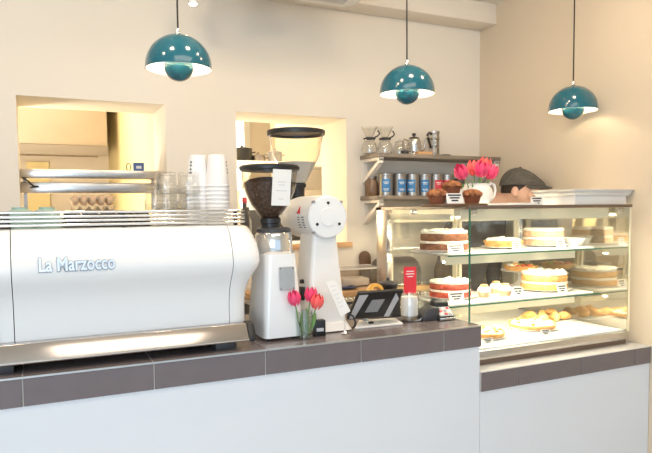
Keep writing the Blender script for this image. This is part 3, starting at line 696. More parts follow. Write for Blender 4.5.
# --- upper shelf
yy = 2.27; x = X(444, yy, 240)
plate((x, yy, ZS1), .128, 'white plate under the chocolate layer cake on upper glass shelf')
layer_cake((x, yy, ZS1+.0045), .108, 2, 'chocolate layer cake with white frosting on upper glass shelf', M_choc, .032, .012)
card((X(456, 2.135), 2.135, ZS1), -.15, 'price card in front of the chocolate layer cake', .075)
yy = 2.29; x = X(503, yy, 245)
plate((x, yy, ZS1), .105, 'white plate under the crumble pie on upper glass shelf')
o = thing('crumble_pie', 'golden pie with white crumble top on upper glass shelf', 'pie', (x, yy, ZS1+.0045))
build('crust', MB().lathe([(.072, 0), (.080, .003), (.092, .030), (.088, .034), (.082, .028), (0, .028)], 44, bump=lambda a, k: .03*math.cos(22*a) if k in (2, 3) else 0), M_crust, o, True)
m = MB().lathe([(.082, .026), (.078, .036), (.05, .043), (0, .046)], 32, bump=lump)
for i in range(40):
    a = random.uniform(0, 2*PI); q = .078*math.sqrt(random.random()); m.ball((q*math.cos(a), q*math.sin(a), .034+.010*(1-q/.08)), random.uniform(.005, .010), 7, 5)
build('crumble_topping', m, M_frost, o, True)
card((X(517, 2.15), 2.15, ZS1), -.1, 'small dark lined price card in front of the crumble pie', .045, .036)
yy = 2.30; x = X(544, yy, 240)
plate((x, yy, ZS1), .125, 'white plate under the cut layer cake on upper glass shelf')
layer_cake((x, yy, ZS1+.0045), .102, 2, 'white frosted layer cake with a cut dark wedge on upper shelf', M_tansp, .030, .012, topping=False, cut=(math.radians(-75), math.radians(-28)))
m = MB().prism([(.006, -.003)]+[(.094*math.cos(math.radians(a)), .094*math.sin(math.radians(a))) for a in range(-72, -30, 6)], .001, .030)
o = build('cake_slice', MB().prism([(.006, -.003)]+[(.094*math.cos(math.radians(a)), .094*math.sin(math.radians(a))) for a in range(-72, -30, 6)], .001, .032).prism([(.006, -.003)]+[(.090*math.cos(math.radians(a)), .090*math.sin(math.radians(a))) for a in range(-72, -30, 6)], .043, .074), M_dchoc)
o.location = (x, yy, ZS1+.0046); tag(o, 'dark chocolate wedge set into the cut white layer cake', 'cake slice')
card((X(561, 2.15), 2.15, ZS1), -.1, 'price card in front of the cut white layer cake', .05, .038)
yy = 2.25; x = X(574, yy, 245)
o = build('white_bowl', MB().lathe([(.03, 0), (.034, 0), (.052, .022), (.062, .040), (.059, .040), (.048, .022), (.03, .006), (0, .006)], 36), M_white, smooth=True); o.location = (x, yy, ZS1)
tag(o, 'empty white bowl on upper glass shelf near the mirrored end', 'bowl')
# --- lower shelf
yy = 2.30; x = X(450, yy, 295)
plate((x, yy, ZS2), .118, 'white plate under the red cake on lower glass shelf')
layer_cake((x, yy, ZS2+.0045), .095, 2, 'red velvet layer cake with white frosting on lower glass shelf', M_velvet, .026, .011)
card((X(457, 2.17), 2.17, ZS2), -.15, 'price card in front of the red velvet cake', .075, .042)
ck = None
for i, (px_, yy) in enumerate(((484, 2.22), (496, 2.30), (505, 2.21))):
    x = X(px_, yy, 298)
    if ck is None:
        ck = thing('frosted_cupcake', 'brown cupcake with white frosting and biscuit top on lower glass shelf', 'cupcake', (x, yy, ZS2), 0, 'cupcakes on the lower shelf')
        build('cake_base', MB().lathe([(.021, 0), (.023, .001), (.029, .026), (0, .028)], 30, bump=lambda a, k: .02*math.cos(15*a)), M_tansp, ck, True)
        build('frosting', MB().lathe([(.029, .025), (.031, .032), (.028, .040), (.021, .048), (0, .052)], 28, bump=lump), M_frost, ck, True)
        build('biscuit', MB().lathe([(.016, .049), (.018, .051), (.018, .057), (.016, .059), (0, .059)], 20), M_crust, ck, True)
    else: dup(ck, (x, yy, ZS2), .7*i)
card((X(519, 2.16), 2.16, ZS2), -.1, 'price card between the cupcakes and the golden cake', .055, .045)
yy = 2.29; x = X(544, yy, 285)
plate((x, yy, ZS2), .135, 'wide white plate under the golden layer cake on lower shelf')
layer_cake((x, yy, ZS2+.0045), .112, 2, 'golden sponge layer cake with thick white top on lower shelf', M_gold, .030, .013, topping=True)
card((X(563, 2.14), 2.14, ZS2), -.1, 'price card in front of the golden layer cake', .055, .042)
# fruit tart on a cake stand
yy = 2.50; x = 2.345
o = thing('cake_stand', 'white footed cake stand under the fruit tart at mirrored end', 'cake stand', (x, yy, ZSL))
build('foot', MB().lathe([(.055, 0), (.057, .004), (.03, .014), (.016, .03), (.014, .062), (.03, .075), (0, .078)], 32), M_white, o, True)
build('dish', MB().lathe([(.03, .074), (.10, .080), (.108, .086), (.104, .086), (.09, .083), (0, .082)], 40), M_white, o, True)
o = thing('fruit_tart', 'open tart topped with red and orange fruit on white cake stand', 'tart', (x, yy, ZSL+.084))
build('crust', MB().lathe([(.072, 0), (.080, .002), (.088, .024), (.084, .026), (.078, .018), (0, .018)], 40, bump=lambda a, k: .03*math.cos(20*a) if k in (2, 3) else 0), M_crust, o, True)
for i in range(16):
    a = i*2.4; q = .066*math.sqrt((i+.5)/16)
    build('fruit_piece', MB().ball((q*math.cos(a), q*math.sin(a), .024), (.013, .012, .010), 10, 6), (M_fruit, M_fruito, M_fruit, M_fruitg, M_frost)[i % 5], o, True)
# --- deck
for (px_, py_, yy, r, lab, pl_) in ((532, 331, 2.20, .112, 'open tart dotted with yellow fruit on the case floor', 'round white platter under the yellow fruit tart on case floor'),
                                    (486, 335, 2.14, .085, 'small cream tart beside the counter end on the case floor', 'round white platter under the small cream tart on case floor')):
    x = X(px_, yy, py_); plate((x, yy, .930), r*1.12, pl_, .008)
    o = thing('open_tart', lab, 'tart', (x, yy, .9335))
    build('crust', MB().lathe([(r*.85, 0), (r*.92, .002), (r, .020), (r*.95, .023), (r*.88, .016), (0, .016)], 44, bump=lambda a, k: .03*math.cos(24*a) if k in (2, 3) else 0), M_crust, o, True)
    build('cream_filling', MB().lathe([(r*.88, .015), (r*.8, .024), (r*.4, .028), (0, .028)], 30, bump=lump), M_frost, o, True)
    for i in range(14):
        a = i*2.4+px_; q = r*.8*math.sqrt((i+.5)/14)
        build('fruit_piece', MB().ball((q*math.cos(a), q*math.sin(a), .028), (.012, .010, .007), 9, 5), (M_gold, M_fruito, M_frost)[i % 3], o, True)
card((X(546, 2.03, 340), 2.03, .930), -.1, 'low price card in front of the yellow fruit tart', .05, .028)
card((X(488, 2.02, 345), 2.02, .930), -.1, 'low price card in front of the small cream tart', .05, .024)
o = build('pastry_tray', MB().prism(rrect(.26, .19, .03), 0, .006), M_white, bevel=.002); o.location = (2.33, 2.30, .930); tag(o, 'flat white tray of pastries at the mirrored end of case floor', 'tray')
cr = None
for i, (dx, dy, rz) in enumerate(((-.075, -.045, .3), (.0, -.05, 1.2), (.075, -.04, -.4), (-.07, .045, 2.0), (.005, .045, .7), (.08, .05, 1.6))):
    if cr is None:
        pts = [(-.042, .012, .012), (-.028, .0, .017), (-.012, -.006, .021), (0, -.008, .023), (.012, -.006, .021), (.028, 0, .017), (.042, .012, .012)]
        cr = build('croissant', MB().tube(pts, [.006, .013, .019, .021, .019, .013, .006], 12), M_crust, smooth=True); tag(cr, 'small golden croissant on the flat white tray on case floor', 'croissant', 'croissants on the white tray')
        cr.location = (2.33+dx, 2.30+dy, .9365); cr.rotation_euler.z = rz
    else: dup(cr, (2.33+dx, 2.30+dy, .9365), rz)

# ------------------------------------------------------------------ on top of the display case
ZCT = ZK+.0105
yy = 2.09; x = (X(428, yy, 203)+X(480, yy, 203))/2
o = build('serving_board', MB().prism(rrect(.27, .16, .05), 0, .012), M_board, bevel=.003); o.location = (x, yy, ZCT); tag(o, 'dark wooden board of muffins on display case top', 'board')
mf = None
for i, (px_, py_, y_, z_) in enumerate(((437, 195, 2.08, 0), (472, 195, 2.09, 0), (452, 186, 2.12, .0), (455, 190, 2.06, 0))):
    if i == 3: continue
    xx = X(px_, y_, 195)
    lab = ['muffin on the edge of the wooden board by the tins', 'muffin on the wooden board against the white teapot', 'muffin riding on top between the other two muffins'][i]
    z0 = ZCT+.0122+(.036 if i == 2 else 0)
    if mf is None:
        mf = thing('muffin', lab, 'muffin', (xx, y_, z0), 0, 'muffins on the dark board')
        build('paper_case', MB().lathe([(.026, 0), (.028, .001), (.036, .030), (0, .032)], 36, bump=lambda a, k: .025*math.cos(18*a)), M_case, mf, True)
        build('muffin_top', MB().lathe([(.036, .029), (.043, .034), (.042, .044), (.033, .055), (.016, .061), (0, .062)], 32, bump=lambda a, k: 2.2*lump(a, k)), M_muffin, mf, True)
    else:
        d = dup(mf, (xx, y_, z0), 1.3*i, lab)
        if i == 2: d.rotation_euler.x = .12
card((X(455, 2.022, 195), 2.022, ZCT+.0122), -.1, 'dark lettered price card in front of the muffins', .075, .042, lean=.15)
# teapot with tulips
ty = 2.20; tx = X(476.5, ty, 195)
tp_ = thing('white_teapot', 'white china teapot used as tulip vase on display case top', 'teapot', (tx, ty, ZCT))
build('teapot_body', MB().lathe([(.045, 0), (.050, .004), (.056, .014), (.070, .035), (.074, .055), (.066, .080), (.054, .092), (.056, .102), (.052, .102), (.050, .092), (.06, .078), (.068, .055), (.05, .012), (0, .012)], 40), M_white, tp_, True)
build('handle', MB().tube([(.055, -.006, .088), (.075, -.008, .105), (.092, -.010, .098), (.098, -.011, .075), (.092, -.010, .048), (.078, -.008, .03), (.063, -.006, .026)], .006, 12), M_white, tp_, True)
build('spout', MB().tube([(-.062, .006, .035), (-.083, .009, .055), (-.092, .010, .08), (-.104, .011, .094)], [.015, .012, .009, .008], 12), M_white, tp_, True)
for i, (px_, py_, y_, mc_, lab) in enumerate(((464, 172, 2.17, M_pink, 'pink tulip hanging over the spout side of white teapot'), (474, 169, 2.23, M_pinkr, 'coral tulip behind the others in white teapot'), (483, 166, 2.22, M_pinkr, 'coral tulip standing highest in white teapot'),
                                (480, 170.5, 2.16, M_pink, 'pink tulip in the middle front of white teapot'), (489, 172.5, 2.19, M_pink, 'pink tulip leaning to the handle side of white teapot'))):
    tp = at(px_, py_+6.5, y=y_); a = i*1.3
    tulip((tx+.012*math.cos(a), ty+.012*math.sin(a), ZCT+.02), tp, lab, 'tulips in the white teapot', mc_, .031)
# white tray stack, flat tray and price card
o = build('flat_tray', MB().prism(rrect(.17, .24, .02), 0, .014), M_white, bevel=.004); o.location = (X(506, 2.13, 201), 2.13, ZCT); tag(o, 'low flat white tray between teapot and tray stack', 'tray')
st = None
def tray_mb(w, d, h):
    a = [(w*.46, d*.46, 0), (w*.485, d*.485, h*.85), (w*.5, d*.5, h), (w*.495, d*.495, h+.0015), (w*.475, d*.475, h*.9), (w*.45, d*.45, .003)]
    mb = MB(); n = 0
    for (hw, hd, z) in a:
        P = rrect(hw*2, hd*2, .008, 3); mb.v += [(p[0], p[1], z) for p in P]; n = len(P)
    for k in range(len(a)-1): mb.f += [(k*n+i, k*n+(i+1) % n, (k+1)*n+(i+1) % n, (k+1)*n+i) for i in range(n)]
    mb.f += [tuple(range(n-1, -1, -1)), tuple(range((len(a)-1)*n, len(a)*n))]; return mb
cx, cy = 2.345, 2.102
tb = build('cake_box', MB().box(-.165, .165, -.11, .11, 0, .044), M_white, bevel=.003); tb.location = (cx, cy, ZCT); tag(tb, 'white oblong box under the shallow trays on display case top', 'box')
tb = build('shallow_tray', tray_mb(.385, .255, .013), M_white, smooth=True); tb.location = (cx, cy, ZCT+.0442); tag(tb, 'shallow white tray stacked directly on the white oblong box', 'tray')
t2_ = build('shallow_tray', tray_mb(.40, .265, .012), M_white, smooth=True); t2_.location = (cx, cy, ZCT+.0596); tag(t2_, 'topmost shallow white tray on the white oblong box', 'tray')
card((X(537, 2.03, 198), 2.03, ZCT), -.1, 'price card with dark lettering standing before the capped person', .062, .040, lean=.1)

# ------------------------------------------------------------------ wall shelves
ZU, ZL = 1.808, 1.578; SX0, SX1, SD = 1.685, 2.535, .20
brk = []
for z, lab in ((ZU, 'upper grey wood wall shelf holding the coffee brewing gear'), (ZL, 'lower grey wood wall shelf holding the row of tins')):
    o = thing('wall_shelf', lab, 'shelf', (0, 0, 0), 0, 'wall shelves')
    build('board', rbox(SX0, SX1, YB-SD, YB-.001, z-.022, z), M_shelf, o, bevel=.002)
    for bx_ in (SX0+.012, SX1-.035):
        m = MB().box(bx_, bx_+.028, YB-.018, YB-.001, z-.155, z-.0225).box(bx_, bx_+.028, YB-SD+.006, YB-.018, z-.038, z-.0225)
        m.prism([(YB-.018, z-.155), (YB-.018, z-.128), (YB-SD+.006, z-.030), (YB-SD+.006, z-.052)], bx_+.001, bx_+.027, 'x')
        build('bracket', m, M_bracket, o)
tin = None
for i, px_ in enumerate((385.5, 400, 413, 424.5, 435, 446.5)):
    yy = YB-.115; x = X((385.5, 399.3, 412.2, 424.3, 435.8, 447)[i], yy, 185); band = M_blue if i < 4 else M_lred; lab = 'steel coffee tin with blue label on lower wall shelf' if i < 4 else 'steel coffee tin with red label on lower wall shelf'
    lab = 'steel coffee tin with '+('blue label, nearest the bracketed shelf end', 'blue label, second from the bracketed shelf end', 'blue label, third from the bracketed shelf end', 'blue label, next to the red labelled tins', 'red label, next to the blue labelled tins', 'red label, next to the green tin')[i]
    o = thing('coffee_tin', lab, 'tin', (x, yy, ZL), -.45+.35*math.sin(i*2.1), 'coffee tins on the lower shelf')
    if tin is None:
        tin = [MB().lathe([(.037, 0), (.039, .002), (.039, .112), (.037, .114), (0, .114)], 32), MB().lathe([(.039, .112), (.0402, .113), (.0402, .124), (.036, .127), (0, .127)], 32)]
        lb = MB(); n = 10
        for k in range(n+1):
            a = -PI/2-.62+1.24*k/n; lb.v += [(.0396*math.cos(a), .0396*math.sin(a), .022), (.0396*math.cos(a), .0396*math.sin(a), .092)]
        lb.f = [(2*k, 2*k+2, 2*k+3, 2*k+1) for k in range(n)]
        ln = MB()
        for (z, h, wd) in ((.074, .004, .4), (.066, .003, .3), (.036, .0035, .42), (.030, .0025, .3)):
            b_ = len(ln.v)
            for k in range(7):
                a = -PI/2-wd+2*wd*k/6; ln.v += [(.0400*math.cos(a), .0400*math.sin(a), z), (.0400*math.cos(a), .0400*math.sin(a), z+h)]
            ln.f += [(b_+2*k, b_+2*k+2, b_+2*k+3, b_+2*k+1) for k in range(6)]
    build('tin_body', tin[0], M_tin, o, True); build('lid', tin[1], M_tin, o, True)
    l_ = build('label', lb, band, o, True); build('printed_lines', ln, M_paper, l_)
yy = YB-.12; x = X(459, yy, 188)
o = thing('green_tin', 'dark tin with green label at end of the tin row', 'tin', (x, yy, ZL))
build('tin_body', MB().lathe([(.032, 0), (.033, .002), (.033, .10), (.03, .104), (0, .104)], 28), M_dgrey, o, True)
build('label', MB().lathe([(.0335, .03), (.0335, .07)], 28, close=False), M_lgreen, o, True)
x = X(371, YB-.06, 187)
o = thing('brown_glass_jar', 'brown glass jar behind the shelf bracket on the lower shelf', 'jar', (x+.01, YB-.05, ZL))
build('jar_body', MB().lathe([(.036, 0), (.038, .003), (.038, .075), (.028, .09), (.028, .10), (0, .10)], 28), mat('brown_glass', (.20, .12, .07), .15), o, True)
build('lid', MB().lathe([(.031, .10), (.031, .112), (0, .113)], 24), M_dsteel, o, True)
# brewing gear
dr = None
for i, (px_, yy, lab) in enumerate(((369.5, YB-.10, 'glass pour-over dripper on a carafe at the open shelf end'), (385, YB-.12, 'glass pour-over dripper on a carafe beside the glass teapot'))):
    x = X(px_, yy, 145)
    if dr is None:
        dr = thing('pour_over_dripper', lab, 'coffee dripper', (x, yy, ZU), -.5, 'pour-over drippers on the upper shelf')
        build('carafe', MB().lathe([(.032, 0), (.040, .003), (.044, .03), (.036, .06), (.027, .072), (.030, .080), (.0285, .08), (.0255, .072), (.034, .058), (.042, .03), (.038, .006), (0, .006)], 32), M_glassd, dr, True)
        build('cone', MB().lathe([(.012, .084), (.020, .098), (.045, .148), (.047, .150), (.045, .150), (.018, .099), (.010, .084)], 32, close=False), M_glassd, dr, True)
        build('collar', MB().lathe([(.016, .080), (.034, .082), (.034, .088), (.022, .094), (.020, .090)], 28, close=False), M_black, dr, True)
        build('handle', MB().tube([(.022, 0, .09), (.045, 0, .10), (.056, 0, .112), (.05, 0, .126), (.043, 0, .130)], .004, 10), M_black, dr, True)
    else: dup(dr, (x, yy, ZU), -.2, lab)
x = X(399.5, YB-.075, 148); o = thing('glass_teapot', 'clear glass server between drippers and steel kettle', 'teapot', (x, YB-.075, ZU), -1.2); o.scale = (.82, .82, .9)
build('body', MB().lathe([(.034, 0), (.042, .004), (.046, .035), (.036, .065), (.028, .078), (.032, .088), (.03, .088), (.026, .078), (.034, .063), (.043, .035), (.039, .007), (0, .007)], 32), M_glassd, o, True)
build('handle', MB().tube([(.034, -.01, .068), (.060, -.018, .072), (.066, -.02, .045), (.056, -.017, .02), (.042, -.012, .018)], .004, 10), M_glassd, o, True)
build('lid', MB().lathe([(.031, .0885), (.031, .093), (.008, .099), (.008, .107), (0, .108)], 24), M_glassd, o, True)
x = X(414, YB-.11, 148); o = thing('gooseneck_kettle', 'ribbed stainless steel pouring kettle on upper wall shelf', 'kettle', (x, YB-.11, ZU), -1.35); o.scale = (.88, .88, 1)
build('body', MB().lathe([(.052, 0), (.054, .003), (.052, .02), (.0495, .022), (.0505, .04), (.0475, .042), (.048, .06), (.044, .062), (.043, .08), (.036, .094), (0, .096)], 40), M_steel, o, True)
build('lid', MB().lathe([(.034, .095), (.030, .103), (.006, .108), (.006, .112), (.013, .115), (.013, .124), (.008, .128), (0, .128)], 28), M_black, o, True)
build('spout', MB().tube([(.050, .01, .025), (.072, .014, .03), (.080, .016, .055), (.086, .017, .085), (.098, .02, .10), (.11, .022, .101)], [.009, .007, .006, .005, .005, .0045], 10), M_steel, o, True)
build('handle', MB().tube([(-.04, -.01, .088), (-.07, -.02, .10), (-.082, -.022, .075), (-.076, -.02, .04), (-.055, -.015, .03)], .006, 10), M_steel, o, True)
x = X(432.5, YB-.09, 145); o = thing('plunger_press', 'grey cylinder coffee plunger with curved black handle on upper shelf', 'coffee press', (x+.010, YB-.09, ZU), .12)
build('glass', MB().lathe([(.030, 0), (.032, .003), (.032, .135), (.030, .135), (.030, .006), (0, .006)], 32), M_glassd, o, True)
build('frame', MB().lathe([(.0335, 0), (.0335, .02), (.0325, .021), (.0325, .001)], 32, close=False).lathe([(.0335, .10), (.0335, .108), (.0325, .108), (.0325, .1)], 32, close=False).box(.031, .0345, -.006, .006, .0, .14), M_dsteel, o, True)
build('plunger', MB().lathe([(.029, .05), (.029, .064), (.003, .068), (.003, .136), (0, .136)], 24), M_dsteel, o, True)
build('lid', MB().lathe([(.034, .1355), (.034, .146), (.01, .150), (0, .150)], 28), M_steel, o, True)
build('handle', MB().tube([(-.03, -.01, .128), (-.055, -.02, .134), (-.075, -.028, .12), (-.066, -.024, .10), (-.045, -.015, .07), (-.032, -.01, .05)], .007, 10), M_black, o, True)
x = X(424, YB-.17, 150); o = build('wooden_stand', MB().prism(rrect(.10, .045, .006), 0, .018), M_wood, bevel=.002); o.location = (x, YB-.165, ZU); tag(o, 'small flat wooden block in front of the steel kettle', 'wood block')
x = X(406, YB-.175, 151); o = thing('measuring_scoop', 'small dark measuring scoop on upper shelf before glass server', 'scoop', (x, YB-.165, ZU), .2)
build('scoop_bowl', MB().lathe([(.012, 0), (.02, .002), (.024, .020), (.022, .020), (.018, .004), (0, .004)], 20), M_dgrey, o, True)
build('handle', MB().tube([(.02, 0, .017), (.045, 0, .02), (.07, 0, .019)], .004, 8), M_dgrey, o, True)
x = X(442, YB-.15, 154); o = build('black_saucer', MB().lathe([(.03, 0), (.032, .002), (.032, .006), (.028, .009), (0, .010)], 24), M_black, smooth=True); o.location = (x+.03, YB-.14, ZU); tag(o, 'flat round black saucer lying on the upper shelf past the plunger', 'saucer')

# ------------------------------------------------------------------ back counter behind the till
o = thing('back_counter', 'wooden topped back counter against the wall behind the till', 'counter')
build('worktop', rbox(.95, 1.93, 2.74, YB-.022, 1.06, 1.09), M_wood, o, bevel=.003)
build('steel_edge', rbox(.95, 1.93, 2.745, YB-.022, 1.035, 1.0595), M_steel, o)
build('cabinet_body', rbox(.97, 1.91, 2.76, YB-.002, 0, 1.0345), M_dgrey, o)
for k in range(2): d = build('door', rbox(.98+.465*k, 1.435+.465*k, 2.748, 2.7595, .08, 1.02), M_grey, o, bevel=.002); build('handle', MB().tube([(1.40+.08*k, 2.738, .75), (1.40+.08*k, 2.738, .9)], .005, 8), M_steel, d, True)
bxm = X(352, 2.90, 275)
o = thing('plastic_box', 'frosted clear plastic storage box on the wooden back counter', 'box', (bxm+.03, 2.93, 1.0902))
build('tub', taper(.26, .17, .28, .19, 0, .10, .02, .02), M_plast, o, True)
build('rim', MB().tube([(p[0], p[1], .10) for p in rrect(.28, .19, .02)], .004, 8, True), M_bracket, o, True)
build('contents', rbox(-.10, .06, -.06, .06, .006, .045), M_paper, o, bevel=.004)
x = X(349, 2.79, 283); o = build('blue_rimmed_plate', MB().lathe([(.05, 0), (.055, .001), (.088, .010), (.09, .013), (.085, .012), (.055, .005), (0, .005)], 36), M_bplate, smooth=True); o.location = (x-.01, 2.835, 1.0902); o.scale = (.8, .8, 1); tag(o, 'dark blue plate in front of the plastic box', 'plate')
x = X(366, 3.05, 258); bb = MB().prism([(-.035, 0), (.035, 0)]+[(.035*math.cos(a*PI/8), .14+.035*math.sin(a*PI/8)) for a in range(9)], -.008, .008, 'y')
o = build('bread_board', bb, M_board, bevel=.002); o.location = (x, 3.052, 1.092); o.rotation_euler.x = -.08; tag(o, 'dark arched wooden board leaning against wall behind plastic box', 'board')
o = thing('bread_bin', 'dark grey domed bread bin on back counter seen through glass case', 'bread bin', (1.80, 2.89, 1.0902))
build('bin_body', MB().prism([(-.11, 0), (.11, 0), (.11, .06)]+[(.11*math.cos(a*PI/12), .06+.09*math.sin(a*PI/12)) for a in range(1, 12)]+[(-.11, .06)], -.10, .10, 'x').xf(Matrix.Translation((0, 0, 0))), mat('bin_grey', (.13, .12, .115), .4), o, bevel=.005)
build('handle', MB().tube([(-.04, -.108, .07), (-.04, -.125, .075), (.04, -.125, .075), (.04, -.108, .07)], .005, 8), M_steel, o, True)

# ------------------------------------------------------------------ pendant lamps
pd = None
for (x, LZ, lab) in ((.480, 2.014, 'teal pendant lamp hanging above the espresso machine'), (1.431, 1.995, 'teal pendant lamp hanging above the till and card reader'), (2.385, 1.983, 'teal pendant lamp hanging above the cake display case')):
    L = (x, 2.2, LZ)
    if True:
        pd = thing('pendant_lamp', lab, 'lamp', L, 0, 'teal pendant lamps')
        R = .115; outer = [(R*math.cos(t*PI/2/12), -.005+.113*math.sin(t*PI/2/12)) for t in range(0, 12)]+[(.012, .1075)]
        build('shade', MB().lathe([(R, -.012)]+outer+[(.010, .111), (0, .111)], 48, close=False), M_teal, pd, True)
        inn = [((R-.003)*math.cos(t*PI/2/12), -.006+.109*math.sin(t*PI/2/12)) for t in range(0, 12)]
        build('shade_lining', MB().lathe([(R-.0008, -.0125), (R-.003, -.0123)]+inn+[(.0, .1025)], 48, close=False), M_lampin, pd, True)
        build('lower_bowl', MB().lathe([(.0495, .012)]+[(.053*math.cos(t*PI/2/10), -.001-.053*math.sin(t*PI/2/10)) for t in range(0, 10)]+[(0, -.054)], 40, close=False), M_teal, pd, True)
        build('bulb', MB().ball((0, 0, .030), (.024, .024, .028), 20, 12), M_bulb, pd, True)
        build('socket', MB().lathe([(.014, .056), (.016, .06), (.016, .1025), (0, .1025)], 20), M_white, pd, True)
        for k in range(3):
            a = k*2*PI/3+.5; build('bowl_arm', MB().tube([(.049*math.cos(a), .049*math.sin(a), .008), (.058*math.cos(a), .058*math.sin(a), .06), (.05*math.cos(a), .05*math.sin(a), .093)], .0014, 6), M_chrome, pd, True)
        build('cord_grip', MB().lathe([(.007, .111), (.006, .127), (.003, .131), (0, .131)], 16), M_chrome, pd, True)
        build('cord', MB().tube([(0, 0, .128), (0, 0, ZC-LZ-.03)], .0032, 8), M_rubber, pd, True)
        build('ceiling_rose', MB().lathe([(.02, ZC-LZ-.035), (.045, ZC-LZ-.012), (.048, ZC-LZ), (0, ZC-LZ)], 24), M_teal, pd, True)
    point('pendant_glow', (x, 2.2, LZ+.060), 5.2, (1, .82, .56), .02)
# spot lamp and air diffuser on the ceiling
sp = at(193, 4, y=2.75)
o = thing('spot_lamp', 'small glowing spot lamp near the ceiling above the pass', 'lamp', (sp.x, 2.75, sp.z))
build('lamp_can', MB().lathe([(.017, .0), (.019, .002), (.021, .06), (.014, .075), (.004, .08), (0, .08)], 24, close=False), M_white, o, True)
build('lens', MB().ball((0, 0, .003), (.0165, .0165, .012), 18, 10), M_bulb, o, True)
build('stem', MB().tube([(0, 0, .078), (0, 0, ZC-sp.z)], .004, 8), M_white, o, True)
ZV = 2.50; va_ = at(349, 9.5, z=ZV)
o = thing('ceiling_air_unit', 'white ceiling air unit with rounded corner and slatted grille', 'air vent', (va_.x-.35, va_.y-.25, ZV))
build('frame', MB().prism(rrect(.7, .5, .07, 8), .012, .03).prism(rrect(.68, .48, .06, 8), .0, .012), M_white, o, bevel=.004)
build('housing', MB().prism(rrect(.62, .42, .05, 6), .03, ZC-ZV), M_ceil, o)
for k in range(5): build('slat', rbox(-.28, .28, -.19+.08*k, -.14+.08*k, -.006, -.0002), M_lgrey, o, bevel=.001)

# ------------------------------------------------------------------ kitchen seen through the pass
o = thing('extractor_hood', 'stainless steel extractor hood seen through the pass opening', 'extractor hood')
hx1 = at(107, 130, y=4.9).x
build('hood_canopy', MB().prism([(4.9, 2.0), (4.9, 2.50), (5.68, 2.50), (5.68, 1.98)], -.9, hx1, 'x'), mat('warm_steel', (.42, .345, .27), .5, .3, vary=.05), o, bevel=.004)
build('hood_lip', rbox(-.9, hx1+.004, 4.885, 4.905, 1.925, 1.998), mat('dark_hood_lip', (.22, .19, .16), .5), o, bevel=.003)  # lip along the hood's lower edge in plain dark grey
build('vent_strip', rbox(-.5, hx1-.1, 4.893, 4.899, 2.42, 2.46), M_steel, o)
o = thing('kitchen_bench', 'white kitchen bench against far wall behind the pass', 'bench')
build('bench_body', rbox(-1.0, .60, 5.05, 5.69, 0, 1.46), M_kit, o); build('bench_top', rbox(-1.02, .605, 5.0, 5.69, 1.461, 1.50), M_white, o, bevel=.003)
build('splash_panel', rbox(-.04, .13, 5.66, 5.69, 1.501, 1.93), M_yellow, o)
o = thing('pass_shelf', 'stainless steel heated shelf spanning the pass opening', 'shelf')
ys = YB+.16
for z0, z1, dy in ((1.672, 1.712, 0), (1.600, 1.652, .06)):
    m = MB().box(A0+.002, A1-.002, ys+dy, ys+.16, z0, z1); build('steel_deck', m, M_steel, o, bevel=.003)
for x in (A0+.012, A1-.03): build('support', rbox(x, x+.016, ys+.10, ys+.13, ZS, 1.5995), M_steel, o)
for x in (A0+.012, A1-.03): build('spacer', rbox(x, x+.016, ys+.10, ys+.13, 1.6522, 1.6718), M_steel, o)
cbp = [at(22, 178, y=ys-.006), at(28, 181, y=ys-.01), at(33, 186, y=ys-.01), at(39, 186.5, y=ys-.006), at(30, 187.5, y=ys-.004)]
build('cable', MB().tube(cbp, .004, 8), M_rubber, o, True)
x = X(139, ys+.05, 169); o = thing('menu_card', 'small dark blue card standing on the steel pass shelf', 'card', (x, ys+.06, 1.7125), -.15)
build('card', rbox(-.027, .027, -.004, .004, 0, .045), M_bplate, o); build('print', rbox(-.012, .014, -.0055, -.0042, .014, .028), M_lgrey, o)
build('ring', MB().tube([(-.05+.010*math.cos(a*PI/6), 0, .022+.020*math.sin(a*PI/6)) for a in range(12)], .0022, 8, True), M_black, o, True)
# egg trays on the sill
ex, ey = at(92, 205, y=3.30).x, 3.29
ze = ZS; tray0 = None
for k in range(6):
    lab = 'pulp egg tray full of brown eggs on top of tray stack' if k == 5 else 'empty pulp egg tray inside the stack behind the espresso machine'
    if tray0 is None:
        m = MB(); nx, ny = 26, 16; W, D = .205, .125
        for j in range(ny+1):
            for i in range(nx+1):
                u, v = i/nx, j/ny; m.v.append(((u-.5)*W, (v-.5)*D, .026+.0115*math.cos(2*PI*5*u)+.0080*math.cos(2*PI*3*v)))
        q = (nx+1)*(ny+1); m.v += [(p[0], p[1], p[2]-.004) for p in m.v[:q]]
        for j in range(ny):
            for i in range(nx):
                a = j*(nx+1)+i; m.f += [(a, a+1, a+nx+2, a+nx+1), (q+a, q+a+nx+1, q+a+nx+2, q+a+1)]
        edge = [i for i in range(nx+1)]+[(j+1)*(nx+1)+nx for j in range(ny)]+[ny*(nx+1)+nx-1-i for i in range(nx)]+[(ny-1-j)*(nx+1) for j in range(ny-1)]
        m.f += [(edge[i], edge[(i+1) % len(edge)], q+edge[(i+1) % len(edge)], q+edge[i]) for i in range(len(edge))]
        zmin = min(p[2] for p in m.v); m.v = [(p[0], p[1], p[2]-zmin) for p in m.v]
        tray0 = build('egg_tray', m, M_pulp, smooth=True); tag(tray0, lab, 'egg tray', 'stacked egg trays'); tray0.location = (ex, ey, ze); tcur = tray0
    else: tcur = dup(tray0, (ex, ey, ze+.0432*k), None, lab)
zt_ = ze+.216; eg = None
for j in range(3):
    for i in range(5):
        p = (ex-.082+.041*i, ey-.041+.041*j, zt_+.030)
        if eg is None:
            eg = build('egg', MB().ball((0, 0, 0), (.0185, .0185, .024), 16, 12, lambda d: 1-.10*d.z), M_egg, smooth=True); tag(eg, 'brown hen egg sitting in the top pulp egg tray', 'egg', 'eggs in the top tray'); eg.location = p
        else: dup(eg, p, .9*i)

